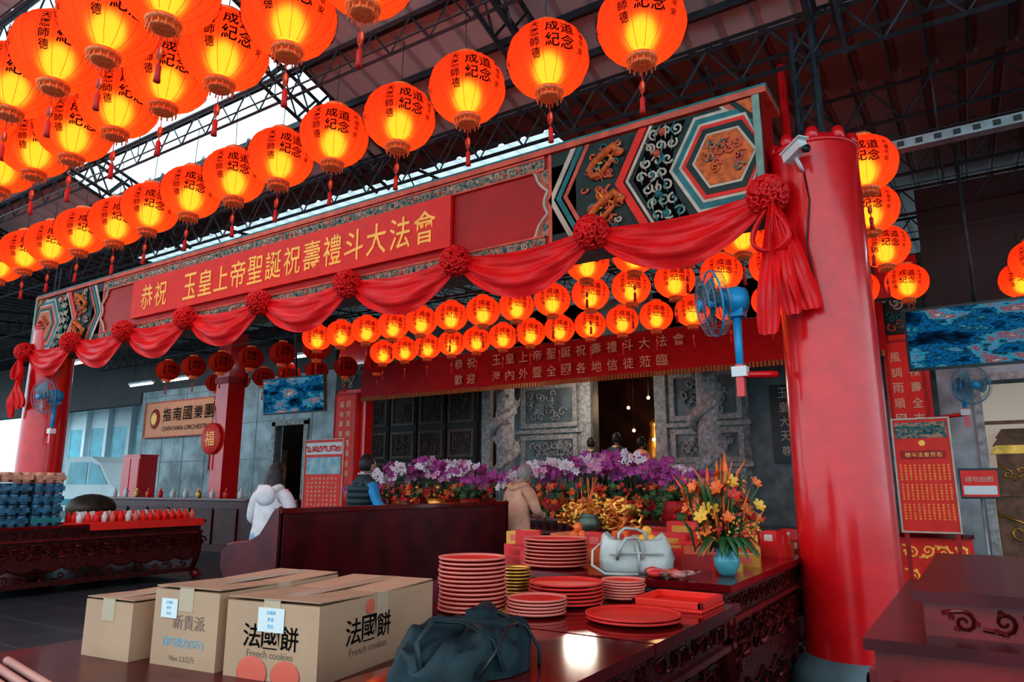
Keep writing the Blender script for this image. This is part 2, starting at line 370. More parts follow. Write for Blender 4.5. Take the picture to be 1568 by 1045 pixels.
def lantern_mesh(name,lit):
    mb=MB(); R=.25; SH=SH_L if lit else SH_U
    pr=[];K=16
    for j in range(K+1):
        a=-pi/2+pi*j/K; a*=.86
        pr.append((R*math.cos(a)**.92,.222*math.sin(a)/math.sin(pi/2*.86)*.98))
    vs=[];fs=[];n=72
    for (r,z) in pr:
        for i in range(n):
            a=2*pi*i/n; rr=r*(1-.022*(1-abs(math.cos(a*9))))
            vs.append((rr*math.cos(a),rr*math.sin(a),z))
    for j in range(K):
        for i in range(n):
            k=(i+1)%n; fs.append((j*n+i,j*n+k,(j+1)*n+k,(j+1)*n+i))
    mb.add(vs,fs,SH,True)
    def rad(z):
        z=max(-.216,min(.216,z)); 
        for (r0,z0),(r1,z1) in zip(pr,pr[1:]):
            if z0<=z<=z1: return r0+(r1-r0)*(z-z0)/(z1-z0+1e-9)
        return pr[0][0]
    for k in range(18):
        a=2*pi*k/18; mb.tube([((rad(z)+.001)*math.cos(a),(rad(z)+.001)*math.sin(a),z) for z in [-.205+.41*t/12 for t in range(13)]],.0014,TASS,3)
    mb.lathe([(.075,.210),(.085,.218),(.085,.238),(.07,.248),(.02,.252)],20,LGOLD)
    mb.lathe([(.085,-.202),(.09,-.211),(.085,-.228),(.07,-.234)],20,LGOLD)
    mb.lathe([(.06,-.234),(.068,-.248),(.06,-.258),(.04,-.258)],16,LGOLD,mod=lambda a,z:1+.07*math.sin(8*a))
    for k in range(14):
        a=2*pi*k/14; mb.tube([(.074*math.cos(a),.074*math.sin(a),-.228),(.078*math.cos(a),.078*math.sin(a),-.270)],.0045,LGOLD,4)
    mb.rod((0,0,-.25),(0,0,-.36),.003,TASS)
    mb.lathe([(.004,-.352),(.028,-.362),(.034,-.385),(.028,-.408),(.004,-.418)],10,TASS,sy=.5)
    mb.tube([(.03*math.cos(t*pi/6),0,-.385+.03*math.sin(t*pi/6)) for t in range(12)],.007,LGOLD,5,closed=True)
    mb.rod((0,0,-.41),(0,0,-.45),.004,TASS)
    mb.lathe([(.006,-.44),(.015,-.455),(.014,-.50),(.018,-.54)],8,TASS,mod=lambda a,z:1+.2*math.sin(4*a))
    mb.rod((0,0,.24),(0,0,.62),.003,BLK,4)
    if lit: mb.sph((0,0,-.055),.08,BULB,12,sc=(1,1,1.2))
    def wrap(a0,z0):
        def f(a,b):
            z=z0+b; r=rad(z)+.008; an=a0+a/.235
            return (r*math.cos(an),r*math.sin(an),z)
        return f
    for rep in range(3):
        a0=rep*2*pi/3
        for ch,dx,dz in (('成',-.028,.062),('道',.056,.052),('紀',-.028,-.030),('念',.056,-.038)):
            mb.text(ch,BLACK,wrap(a0+dx/.235,dz),w=.078,h=.080,bold=.014)
        for k,ch in enumerate('天恩師德'):
            mb.text(ch,BLACK,wrap(a0-.125/.235,.085-.060*k),w=.050,h=.052,bold=.014)
        for k,ch in enumerate('祈福平安'):
            mb.text(ch,BLACK,wrap(a0+.145/.235,.07-.045*k),w=.035,h=.036,bold=.014)
    o=mb.obj(name); me=o.data; D.objects.remove(o); return me
ML=lantern_mesh('red_paper_lantern_lit',True); MU=lantern_mesh('red_paper_lantern_unlit',False)
def lantern(x,y,z,lit=True,rz=None,s=1.0):
    o=D.objects.new('red_paper_lantern',ML if lit else MU); C.collection.objects.link(o)
    o.location=(x,y,z); o.scale=(s,s,s)
    if rz is None: rz=math.atan2(-y,-x)+.12
    o.rotation_euler=(U(-.03,.03),U(-.03,.03),rz+U(-.14,.14)); return o
for k in range(18): lantern(-1.33-.605*k,3.38+U(-.02,.02),3.825+U(-.015,.015))
for k in range(17): lantern(-2.3-.567*k,2.21,3.80+U(-.02,.02))
for k in range(14): lantern(-3.18-.56*k,1.71,3.80+U(-.02,.02))
for k in range(16):
    x=-.61-.58*k; lantern(x,8.2,3.79,x>-9.9)
for k in range(17):
    x=-.53-.55*k; lantern(x,9.85,3.79,x>-9.7)
for k in range(6): lantern(-.6-.58*k,6.95,3.79)
for k in range(7): lantern(-10.3-.9*k,10.7,3.8,False)
for k in range(6): lantern(-10.1-.95*k,8.9,3.8,False)
lantern(-.52,5.9,3.79); lantern(.67,10.5,3.79); lantern(.75,9.6,3.79); lantern(1.25,9.9,3.79)
mb=MB()
for y,xa,xb in ((3.38,-12.5,.6),(2.21,-12.5,.6),(1.71,-12.5,.6),(8.2,-16,3),(9.85,-17,3),(6.95,-12,3)):
    mb.rod((xa,y,4.42),(xb,y,4.42),.008,BLK)
    x=xa
    while x<xb:
        mb.rod((x,y,4.42),(x,y,4.98),.005,BLK,4); x+=2.0
mb.obj('lantern_hanging_cable')
# ---------------------------------------------------------------- roof
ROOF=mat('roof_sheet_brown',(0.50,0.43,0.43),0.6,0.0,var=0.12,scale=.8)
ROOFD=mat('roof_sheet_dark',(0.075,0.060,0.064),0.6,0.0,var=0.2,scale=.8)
def glass_sheet(name,tr,tl,f):
    m=D.materials.new(name); m.use_nodes=True; nt=m.node_tree; nt.nodes.clear()
    o=nt.nodes.new('ShaderNodeOutputMaterial');a=nt.nodes.new('ShaderNodeBsdfTransparent');b=nt.nodes.new('ShaderNodeBsdfTranslucent');c=nt.nodes.new('ShaderNodeMixShader')
    a.inputs[0].default_value=(*tr,1); b.inputs[0].default_value=(*tl,1); c.inputs[0].default_value=f
    nt.links.new(a.outputs[0],c.inputs[1]);nt.links.new(b.outputs[0],c.inputs[2]);nt.links.new(c.outputs[0],o.inputs[0]); return m
SKYL=glass_sheet('skylight_polycarbonate',(.88,.99,1),(.80,.94,.98),.28)
FROST=glass_sheet('frosted_roof_sheet',(.30,.34,.35),(.46,.50,.51),.8)
RZ=lambda y:5.05+.325*(5.5-y)
def corr(mb,x0,x1,ya,yb,zf,m,step=.30,rib=.045):
    n=int(round((x1-x0)/step)); vs=[];fs=[];xs=[]
    for i in range(n):
        x=x0+(x1-x0)*i/n; s=(x1-x0)/n
        xs+=[(x,0),(x+s*.70,0),(x+s*.78,rib),(x+s*.92,rib)]
    xs.append((x1,0))
    for x,dz in xs: vs+= [(x,ya,zf(ya)+dz),(x,yb,zf(yb)+dz)]
    for i in range(len(xs)-1): fs.append((2*i,2*i+1,2*i+3,2*i+2))
    mb.add(vs,fs,m)
mb=MB()
SX0,SX1,SY0,SY1=-10.0,-5.3,2.6,4.8
corr(mb,SX1,7,-2.0,5.6,RZ,ROOF); corr(mb,-20,SX0,-2.0,5.6,RZ,ROOF)
corr(mb,SX0,SX1,-2.0,SY0,RZ,ROOF); corr(mb,SX0,SX1,SY1,5.6,RZ,ROOF)
RI=lambda y:5.0+.12*(y-5.9)
FL=lambda y:5.05
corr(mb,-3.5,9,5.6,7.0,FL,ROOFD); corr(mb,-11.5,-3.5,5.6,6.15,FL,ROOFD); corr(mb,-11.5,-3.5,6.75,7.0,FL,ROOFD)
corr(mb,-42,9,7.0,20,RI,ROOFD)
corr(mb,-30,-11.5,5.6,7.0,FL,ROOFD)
for y in [-1,0,1,2,5.2,SY0,3.15,3.7,4.25,SY1]: mb.bb(-20,7,y-.02,y+.02,RZ(y)-.09,RZ(y)-.02,STEEL)
mb.obj('ceiling')
mb=MB(); corr(mb,SX0,SX1,SY0,SY1,RZ,SKYL,step=.25,rib=.03)
mb.obj('window_1')
mb=MB(); corr(mb,-11.5,-3.5,6.15,6.75,FL,FROST,step=.25,rib=.03); mb.obj('window_2')
def truss(mb,a,b,h,n,r=.020,rw=.010):
    a=Vector(a);b=Vector(b);dn=Vector((0,0,-h))
    for off in(0,1):
        p=a+dn*off;q=b+dn*off; mb.tube([p,q],r,STEEL,4,sm=False)
    for i in range(n):
        p=a+(b-a)*(i/n); q=a+(b-a)*((i+.5)/n)+dn; s=a+(b-a)*((i+1)/n)
        mb.tube([p,q],rw,STEEL,4,sm=False); mb.tube([q,s],rw,STEEL,4,sm=False)
mb=MB()
for y in (0.6,2.6,4.2,5.45):
    truss(mb,(-20,y,RZ(y)-.1),(7,y,RZ(y)-.1),.30,60)
for x in (-16,-12.6,-9.0,-5.3,-2.9,-.62,2.2):
    for dx in (-.09,.09): truss(mb,(x+dx,-2,RZ(-2)-.12),(x+dx,5.5,RZ(5.5)-.12),.38,16,.025,.013)
for y in (6.9,8.6,10.4,12): truss(mb,(-24,y,4.85+.08*(y-6)),(8,y,4.85+.08*(y-6)),.35,64)
for x in (-18,-15,-12,-8.5,-5,-1.6,.9,3.2): truss(mb,(x,5.5,4.8),(x,13,5.4),.32,14)
truss(mb,(-12,5.2,4.75),(7,5.2,4.75),.35,38)
mb.obj('steel_roof_truss')
# ---------------------------------------------------------------- inner facade
mb=MB()
IY=13.5; F=FY(IY)
mb.bb(-13.4,-9.6,IY,IY+.3,.6,5.2,STONES); mb.bb(-8.8,-6.75,IY,IY+.3,.6,5.2,STONES)
mb.bb(-5.3,-2.2,IY,IY+.3,.6,5.2,STONES); mb.bb(-2.2,1,IY,IY+.3,.6,5.2,STONES)
mb.bb(-9.6,-2.2,IY,IY+.3,3.75,5.2,STONES)
mb.obj('wall_temple_front')
mb2=MB()
for (a,b) in ((-8.55,-6.95),(-5.1,-3.5)):
    mb2.bb(a,b,IY-.06,IY,.6,3.7,STONE)
    for (z0,z1) in ((2.55,3.45),(1.75,2.35),(.75,1.6)):
        mb2.bb(a+.12,b-.12,IY-.10,IY-.05,z0,z1,STONES)
        mb2.ring([(a+.1,z0-.02),(b-.1,z0-.02),(b-.1,z1+.02),(a+.1,z1+.02)],[(a+.2,z0+.08),(b-.2,z0+.08),(b-.2,z1-.08),(a+.2,z1-.08)],.14,STONEC,F)
        for k in range(22):
            mb2.tube([F(p,q,.12) for p,q in spiral(U(a+.3,b-.3),U(z0+.16,z1-.16),U(.06,.13),1,random.random()*6)],.022,STONE,5)
    for zz in (2.45,1.68): mb2.bb(a-.05,b+.05,IY-.14,IY,zz-.04,zz+.04,STONEC)
for xx in (-9.4,-6.85,-5.2,-2.4,-1.7):
    mb2.bb(xx-.12,xx+.12,IY-.12,IY,.6,3.8,STONEC)
mb2.bb(-3.1,-2.65,IY-.1,IY-.02,1.7,3.1,BLK)
for k,ch in enumerate('玉皇大天尊'): mb2.text(ch,CREAM,lambda a,b,k=k:(-2.87+a,IY-.11,2.95-.26*k+b),w=.16,h=.18)
mb2.obj('carved_stone_relief')
DCB=mat('door_carving_brown',(.13,.08,.06),.5,var=.3)
mb=MB()
for i,(a,b) in enumerate(((-13.2,-12.35),(-12.3,-11.45),(-11.4,-10.55),(-10.5,-9.65))):
    mb.bb(a,b,IY-.16,IY-.06,.62,3.7,WOODD)
    for (z0,z1) in ((2.75,3.5),(1.95,2.6),(1.5,1.85),(.75,1.4)):
        mb.ring([(a+.06,z0),(b-.06,z0),(b-.06,z1),(a+.06,z1)],[(a+.12,z0+.06),(b-.12,z0+.06),(b-.12,z1-.06),(a+.12,z1-.06)],.19,DCB,F)
        for k in range(12):
            mb.tube([F(p,q,.17) for p,q in spiral(U(a+.2,b-.2),U(z0+.12,z1-.12),U(.05,.11),1,random.random()*6)],.02,DCB,5)
mb.obj('door_1')
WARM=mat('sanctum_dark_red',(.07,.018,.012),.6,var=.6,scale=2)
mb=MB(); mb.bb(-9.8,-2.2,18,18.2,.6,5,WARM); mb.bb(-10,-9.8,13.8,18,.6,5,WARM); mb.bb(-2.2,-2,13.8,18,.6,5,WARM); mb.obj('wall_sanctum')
mb=MB()
mb.bb(-7.3,-4.6,16.6,17.4,.6,1.7,LACC); mb.bb(-7,-4.9,17.0,17.6,1.7,2.2,GOLDM)
for i in range(3):
    x=-6.7+.75*i
    mb.lathe([(.22,1.7),(.26,2.0),(.2,2.3),(.14,2.5),(.11,2.7),(.14,2.8),(.02,2.95)],14,GOLDM,TR(x,16.8,0))
for i in range(8): mb.tube([(-7.2+.37*i,16.55,1.1+.1*math.sin(i)),(-7.2+.37*i+.1,16.5,1.5)],.03,GOLDM)
mb.obj('golden_altar')
mb=MB()
LAMP=mat('warm_lamp',(1,.7,.3),emit=(1,.50,.18),es=16)
for (x,y,z) in ((-6.3,15.5,3.3),(-5.6,16.2,2.9),(-6.9,16,2.6),(-5.2,15,3.0),(-9.3,15.3,2.8),(-6.0,15,2.3),(-7.2,16.4,3.2)):
    mb.sph((x,y,z),.04,LAMP,8); mb.rod((x,y,z),(x,y,5),.006,BLK)
mb.obj('hanging_altar_lamp')
def dragon_column(x,y):
    mb=MB()
    mb.lathe([(.36,0),(.38,.12),(.30,.2),(.27,.35),(.22,.4)],16,STONES,TR(x,y,.6))
    mb.lathe([(.19,.95),(.19,4.4)],20,STONEC,TR(x,y,0))
    pts=[];rs=[]
    for i in range(70):
        t=i/69; a=t*2*pi*3.1; z=1.0+2.9*t; r=.23+.05*math.sin(t*17)
        pts.append((x+r*math.cos(a),y+r*math.sin(a),z)); rs.append(max(.02,.085*(.35+math.sin(pi*min(1,t*1.15))*.9)))
    mb.tube(pts,rs,STONEC,8)
    for i in range(3,66,3):
        p=Vector(pts[i]); o=(p-Vector((x,y,p.z))).normalized()
        mb.tube([p,p+o*.12+Vector((0,0,.05)),p+o*.14+Vector((0,0,.14))],[.035,.025,.006],STONEC,5)
    for k in range(26):
        a=random.random()*6.28; z=U(1,3.9)
        mb.sph((x+.2*math.cos(a),y+.2*math.sin(a),z),U(.04,.08),STONEC,7)
    hd=Vector(pts[60]); mb.sph(hd+Vector((0,-.1,.02)),.13,STONEC,10,sc=(1,1.3,.8)); mb.tube([hd+Vector((0,-.2,0)),hd+Vector((.02,-.34,-.04))],[.08,.04],STONEC,6)
    mb.obj('carved_dragon_column')
dragon_column(-8.25,12.45); dragon_column(-3.95,12.45)
# inner banner
mb=MB(); BY2=11.33
vs=[];fs=[];n=60
for i in range(n+1):
    x=-11.35+10.4*i/n; w=.018*math.sin(i*.9)
    vs+=[(x,BY2+w,3.92),(x,BY2+w*1.6,3.20)]
for i in range(n): fs.append((2*i,2*i+1,2*i+3,2*i+2))
mb.add(vs,fs,BANNERD,True)
FR=mat('gold_fringe',(.42,.16,.04),.7)
for i in range(170):
    x=-11.3+10.3*i/169; mb.bb(x-.02,x+.02,BY2-.02,BY2+.01,3.12,3.21,FR)
mb.rod((-11.4,BY2+.03,3.92),(-.9,BY2+.03,3.92),.02,STEELL)
for x in (-9.5,-6.2,-2.9): mb.rod((x,BY2+.03,3.92),(x,BY2+.03,5.4),.008,STEEL,4)
W1="恭祝　玉皇上帝聖誕祝壽禮斗大法會"; W2="歡迎　海內外暨全國各地信徒蒞臨　"
CRB=mat('banner_lettering',(.80,.62,.42),.5)
for s,z in ((W1,3.70),(W2,3.38)):
    for i,ch in enumerate(s):
        if ch=='　': continue
        cx=-8.75+(i+.5)*(4.9/len(s)); mb.text(ch,CRB,lambda a,b,cx=cx,z=z:(cx+a,BY2-.06,z+b),w=.20,h=.20,bold=.006)
mb.obj('inner_welcome_banner')
def inner_post(x0,x1,y,txt):
    mb=MB()
    mb.bb(x0,x1,y+.1,y+.34,0,4.6,RED)
    xb=x0+.72 if x1-x0>.8 else x1-.05
    mb.bb(x0+.03,xb,y+.0,y+.1,1.3,3.35,BANNER); mb.ring([(x0+.03,1.3),(xb,1.3),(xb,3.35),(x0+.03,3.35)],[(x0+.06,1.33),(xb-.03,1.33),(xb-.03,3.32),(x0+.06,3.32)],.015,REDD,FY(y))
    cx=(x0+.03+xb)/2
    for c,sx in enumerate((-.11,.11)):
        for k,ch in enumerate(txt[c*8:c*8+8]):
            mb.text(ch,CRB,lambda a,b,k=k,sx=sx:(cx+sx+a,y-.012,3.1-.22*k+b),w=.13,h=.14,bold=.008)
    mb.bb(x0-.02,x1+.02,y+.06,y+.36,3.45,4.0,GREEN)
    for k in range(16):
        mb.tube([(a,y+.05,b) for a,b in spiral(U(x0+.1,x1-.1),U(3.53,3.92),.07,1.1,random.random()*6)],.016,random.choice([TEAL,CREAM,SALMON]),5)
    mb.obj('red_couplet_pillar')
inner_post(-12.25,-11.35,11.4,'福祿壽喜財安國泰民安風調雨順吉祥')
inner_post(-1.02,-.47,11.4,'風調雨順國泰民安福祿壽全吉祥如意')
# ---------------------------------------------------------------- left hall
LY=12.5
MARB=mat('grey_marble',(0.33,0.385,0.41),0.4,var=0.38,scale=2.2,bump=.05)
mb=MB()
mb.bb(-22.1,-15.6,LY,LY+.25,0,4.2,MARB); mb.bb(-14.4,-13.4,LY,LY+.25,0,4.2,MARB); mb.bb(-15.6,-14.4,LY,LY+.25,2.9,4.2,MARB)
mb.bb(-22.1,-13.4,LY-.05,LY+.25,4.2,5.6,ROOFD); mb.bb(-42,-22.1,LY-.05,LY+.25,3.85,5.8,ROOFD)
x=-21.9
while x<-13.5:
    mb.bb(x-.012,x+.012,LY-.006,LY,0,4.2,STONES); x+=1.1
for z in (1.0,2.0,3.0,4.0): mb.bb(-22.1,-15.6,LY-.006,LY,z-.01,z+.01,STONES)
mb.bb(-22.2,-15.6,LY-.05,LY,0,.9,STONES)
mb.bb(-15.7,-15.55,LY-.05,LY+.02,0,2.95,STONEC); mb.bb(-14.45,-14.3,LY-.05,LY+.02,0,2.95,STONEC); mb.bb(-15.7,-14.3,LY-.05,LY+.02,2.85,3.0,STONEC)
mb.obj('wall_left_hall')
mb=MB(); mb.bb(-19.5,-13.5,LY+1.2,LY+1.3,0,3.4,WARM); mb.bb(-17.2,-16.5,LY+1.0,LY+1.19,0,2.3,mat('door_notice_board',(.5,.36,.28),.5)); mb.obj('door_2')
mb=MB(); PEACH=mat('sign_orange',(.95,.34,.17),.5,var=.04)
mb.bb(-21.6,-18.0,LY-.14,LY-.06,2.72,3.82,PEACH); mb.ring([(-21.6,2.72),(-18,2.72),(-18,3.82),(-21.6,3.82)],[(-21.56,2.76),(-18.04,2.76),(-18.04,3.78),(-21.56,3.78)],.16,SALMON,FY(LY))
mb.sph((-21.05,LY-.15,3.3),.26,REDD,14,sc=(1,.1,1.2)); mb.sph((-21.05,LY-.18,3.3),.16,GOLD,12,sc=(1,.1,1.2))
for i,ch in enumerate('指南國樂團'): mb.text(ch,BLACK,lambda a,b,i=i:(-20.4+.52*i+a,LY-.17,3.40+b),w=.40,h=.40,bold=.003)
mb.text('CHIH NAN ORCHESTRA',BLACK,lambda a,b:(-19.4+a,LY-.17,2.98+b),w=2.4,h=.13)
mb.obj('orchestra_sign_board')
mb=MB(); mb.bb(-.22,.22,-.22,.22,0,4.8,RED); mb.bb(-.26,.26,-.26,.26,0,.3,STONES); mb.bb(-.25,.25,-.25,.25,3.6,3.75,REDD)
o=mb.obj('square_red_pillar'); o.location=(-14.4,10.2,0)
mb=MB(); mb.lathe([(.001,-.02),(.34,-.02),(.36,0),(.34,.02),(.001,.02)],28,BANNER,TR(0,0,0,pi/2))
mb.lathe([(.31,-.03),(.33,-.03)],28,GOLD,TR(0,0,0,pi/2),cap=False); mb.text('福',GOLD,lambda a,b:(a,-.035,b),h=.33); mb.rod((0,0,.36),(0,.05,.75),.008,BLK)
mb.rod((0,0,-.36),(0,0,-.7),.02,TASS)
o=mb.obj('round_fortune_plaque'); o.location=(-14.6,9.93,2.35)
def cabinet(name,x,y,w,d,h,m):
    mb=MB(); mb.bb(-w/2,w/2,-d/2,d/2,.05,h,m); mb.bb(-w/2-.02,w/2+.02,-d/2-.02,d/2+.02,h,h+.04,m); mb.bb(-w/2+.03,w/2-.03,-d/2+.02,d/2-.02,0,.05,BLK)
    for s in(-1,1): mb.bb(s*w/4-w/4+.03,s*w/4+w/4-.03,-d/2-.015,-d/2,.15,h-.08,m); mb.sph((s*.04,-d/2-.03,h*.55),.02,GOLDM,6)
    o=mb.obj(name); o.location=(x,y,0); return o
cabinet('red_offering_cabinet',-19.6,11.2,.85,.5,2.1,RED)
mb=MB(); 
mb.bb(-17.8,-10.6,9.1,9.7,0,1.0,WOODR); mb.bb(-17.85,-10.55,9.03,9.75,1.0,1.05,LAC)
for i in range(9): mb.bb(-17.6+.78*i,-17.0+.78*i,9.07,9.1,.15,.85,LACC)
for i in range(14): mb.lathe([(.05,0),(.06,.1),(.02,.16),(.02,.2)],8,random.choice([GOLDM,RED,WHITE]),TR(-17.3+.47*i,9.35,1.05))
mb.obj('service_counter',.008)
# outside left
mb=MB(); WW=mat('white_building_wall',(.88,.92,.94),.6,var=.05,scale=1); TG=mat('teal_window_glass',(.04,.38,.50),.15,var=.3,scale=1)
mb.bb(-52,-30,22,30,0,6.0,WW); mb.bb(-53,-29,20.6,22,6.0,6.3,WW); mb.bb(-53,-29,20.5,20.8,5.4,6.2,TG)
for i in range(9): mb.bb(-51+2.4*i,-49.3+2.4*i,21.9,22,1.2,4.6,TG); mb.bb(-49.2+2.4*i,-48.9+2.4*i,21.7,22,0,5.6,WW)
mb.obj('neighbouring_building')
mb=MB()
VAN=[(-30.4,.35),(-26.4,.35),(-26.3,1.0),(-27.0,1.35),(-27.9,2.15),(-28.6,2.4),(-30.3,2.4),(-30.5,1.9)]
mb.poly(VAN,1.8,WW,lambda u,v,w:(u,16.2-w,v))
mb.poly([(-27.2,1.35),(-27.95,2.05),(-28.6,2.2),(-28.6,1.35)],.02,TG,lambda u,v,w:(u,14.4-w,v)); mb.poly([(-28.75,1.35),(-28.75,2.2),(-30.1,2.2),(-30.2,1.35)],.02,TG,lambda u,v,w:(u,14.4-w,v))
mb.bb(-30.4,-26.4,14.38,14.4,.55,.8,mat('teal_stripe',(.03,.35,.45),.5))
for x in (-29.6,-27.2):
    for y in (14.45,16.1): mb.lathe([(.18,-.1),(.36,-.1),(.38,0),(.36,.1),(.18,.1)],20,BLK,TR(x,y,.38,pi/2))
mb.obj('parked_white_van')
# ---------------------------------------------------------------- TVs
def tvmat(seed):
    m=D.materials.new('tv_picture'); m.use_nodes=True; nt=m.node_tree; nt.nodes.clear(); N=nt.nodes.new; L=nt.links.new
    o=N('ShaderNodeOutputMaterial'); e=N('ShaderNodeEmission'); e.inputs[1].default_value=.6
    tc=N('ShaderNodeTexCoord'); n=N('ShaderNodeTexNoise'); n.inputs['Scale'].default_value=3.2; n.inputs['Detail'].default_value=8; n.inputs['Roughness'].default_value=.62
    mp=N('ShaderNodeMapping'); mp.inputs['Location'].default_value=(seed,0,seed); mp.inputs['Rotation'].default_value=(0,.5,0); mp.inputs['Scale'].default_value=(.7,1,1.8); L(tc.outputs['Object'],mp.inputs[0]); L(mp.outputs[0],n.inputs['Vector'])
    r=N('ShaderNodeValToRGB'); cr=r.color_ramp; cr.elements[0].color=(.003,.012,.03,1); cr.elements[0].position=.38; cr.elements[1].color=(.45,.62,.70,1); cr.elements[1].position=.66
    for p,c in ((.44,(.004,.05,.12,1)),(.48,(.01,.18,.42,1)),(.51,(.01,.03,.04,1)),(.55,(.05,.36,.56,1)),(.60,(.30,.07,.07,1))): x=cr.elements.new(p); x.color=c
    L(n.outputs['Fac'],r.inputs[0]); L(r.outputs[0],e.inputs[0]); L(e.outputs[0],o.inputs[0]); return m
def tv(x,y,z,w,h,rz,tilt,seed):
    mb=MB(); m=tvmat(seed)
    mb.bb(-w/2,w/2,0,.06,-h/2,h/2,BLK); mb.bb(-w/2+.025,w/2-.025,-.004,0,-h/2+.03,h/2-.025,m)
    mb.bb(-.1,.1,.06,.12,-.1,.1,BLK); mb.rod((0,.09,0),(0,.09,1.9),.02,STEEL)
    o=mb.obj('television'); o.location=(x,y,z); o.rotation_euler=(tilt,0,rz)
tv(.12,8.0,2.72,1.24,.62,0.0,.12,1.3)
tv(-9.6,8.0,2.80,1.45,.62,.05,.1,7.7)
# ---------------------------------------------------------------- carved tables
def carved_table(name,x0,x1,y0,y1,zt):
    mb=MB()
    mb.bb(x0-.05,x1+.05,y0-.05,y1+.05,zt-.035,zt,LAC)
    mb.bb(x0-.03,x1+.03,y0-.03,y1+.03,zt-.06,zt-.035,LACC)
    mb.bb(x0,x1,y0,y1,zt-.16,zt-.06,LACC)
    mb.bb(x0-.03,x1+.03,y0-.03,y1+.03,zt-.185,zt-.16,LACS)
    mb.bb(x0+.02,x1-.02,y0+.02,y1-.02,zt-.46,zt-.18,LACC)
    for F,u0,u1 in ((FX(x1),y0,y1),(FY(y0),x0,x1)):
        scroll_band(mb,F,u0+.05,u1-.05,zt-.155,zt-.065,LACS,.008,.11,.004)
        scroll_band(mb,F,u0+.12,u1-.12,zt-.44,zt-.20,LACS,.013,.17,-.012)
        scroll_band(mb,F,u0+.12,u1-.12,zt-.34,zt-.20,LACS,.010,.12,-.006)
        n=max(3,int((u1-u0)/.3)); pts=[(u0+.05,zt-.44)]
        m_=n*8
        for i in range(m_+1):
            pts.append((u0+.05+(u1-u0-.1)*i/m_,zt-.50-.045*abs(math.sin(pi*i/8))))
        pts.append((u1-.05,zt-.44))
        for a,b in zip(pts[1:-1],pts[2:-1]): 
            mb.poly([(a[0],a[1]),(b[0],b[1]),(b[0],zt-.43),(a[0],zt-.43)],.012,LACC,lambda u,v,w,F=F:F(u,v,w-.03))
        mb.tube([F(a,b,-.01) for a,b in pts],.011,LACS,5)
    for x,sx in ((x0,-1),(x1,1)):
        for y,sy in ((y0,-1),(y1,1)):
            pr=[]
            for i in range(13):
                q=i/12; z=(zt-.2)*(1-q)+.04; o=.02+.06*math.sin(q*pi*.9)-.07*q+ (.09*max(0,q-.85)/.15)
                pr.append((x+sx*(o-.06),y+sy*(o-.06),z))
            mb.tube(pr,[.075-.038*math.sin(min(1,i/10)*pi/2)+(.03 if i>10 else 0) for i in range(13)],LACS,8)
            mb.sph((x,y,.05),.06,LACS,8)
            mb.tube([(x+sx*.02,y+sy*.02+a,zt-.3+b) for a,b in spiral(0,0,.07,1.2)],.014,LACS,5)
    mb.bb(x0+.06,x1-.06,y0+.06,y1-.06,.10,.16,LACC)
    scroll_band(mb,FX(x1-.05),y0+.1,y1-.1,.16,.26,LACS,.01,.2,.0)
    return mb.obj(name,.004)
carved_table('carved_altar_table',-11.2,-9.62,2.2,6.5,.82)
carved_table('carved_altar_table',-1.47,-1.03,.7,2.33,.78)
carved_table('carved_altar_table',-2.60,-1.03,2.45,3.35,.78)
carved_table('carved_altar_table',-2.75,-1.10,3.56,5.75,.84)
carved_table('carved_altar_table',-8.4,-2.7,7.7,8.7,.92)
mb=MB(); mb.bb(-3.2,-1.56,.6,2.36,.63,.68,WOODR)
for x in(-3.1,-1.66):
    for y in(.7,2.26): mb.bb(x-.035,x+.035,y-.035,y+.035,0,.63,WOODR)
mb.bb(-3.15,-1.61,.65,2.31,.56,.63,LACC)
mb.obj('low_side_table',.006)
mb=MB(); PPK=mat('pink_paper',(.62,.30,.25),.6)
for i in range(4): mb.tube([(-2.95,1.28-.05*i,.697),(-2.25,1.16-.05*i,.697)],.014,PPK,8)
mb.obj('rolled_pink_paper')
# ---------------------------------------------------------------- cartons
def carton(name,cx,cy,z,w,d,h,rz,texts,label=None):
    mb=MB()
    mb.bb(-w/2,w/2,-d/2,d/2,0,h,CARD)
    mb.box((0,-d/4-.001,h+.006),(w,d/2-.006,.004),CARDI,R=Euler((-.03,0,0)).to_matrix()); mb.box((0,d/4,h+.005),(w,d/2-.006,.004),CARD,R=Euler((.02,0,0)).to_matrix())
    mb.bb(-.035,.035,-d/2-.002,d/2+.002,h+.009,h+.0105,TAPE); mb.bb(-.035,.035,-d/2-.002,-d/2,h-.07,h+.008,TAPE)
    mb.bb(w/2,w/2+.002,-.03,.03,h-.07,h+.004,TAPE)
    for (face,txt,m,u,v,hh) in texts:
        if face=='f': f=lambda a,b:(u+a,-d/2-.0015,v+b)
        else: f=lambda a,b:(w/2+.0015,u+a,v+b)
        if m is BLACK:   # bold heading set character by character
            for i,ch in enumerate(txt):
                off=(i-(len(txt)-1)/2)*hh*1.05
                g=(lambda a,b,off=off:(u+off+a,-d/2-.0015,v+b)) if face=='f' else (lambda a,b,off=off:(w/2+.0015,u+off+a,v+b))
                mb.text(ch,m,g,h=hh,w=hh,bold=.010)
        else: mb.text(txt,m,f,h=hh)
    if label:
        x0,z0,x1,z1=label
        mb.bb(x0,x1,-d/2-.004,-d/2-.002,z0,z1,LABEL)
        for k in range(3): mb.text('生鮮食品'[k:k+2] if k else '太陽餅',INKB,lambda a,b,k=k:((x0+x1)/2+a,-d/2-.005,z1-(k+.7)*(z1-z0)/3.6+b),h=(z1-z0)*.17)
    o=mb.obj(name,.003); o.location=(cx,cy,z); o.rotation_euler=(0,0,rz); return o
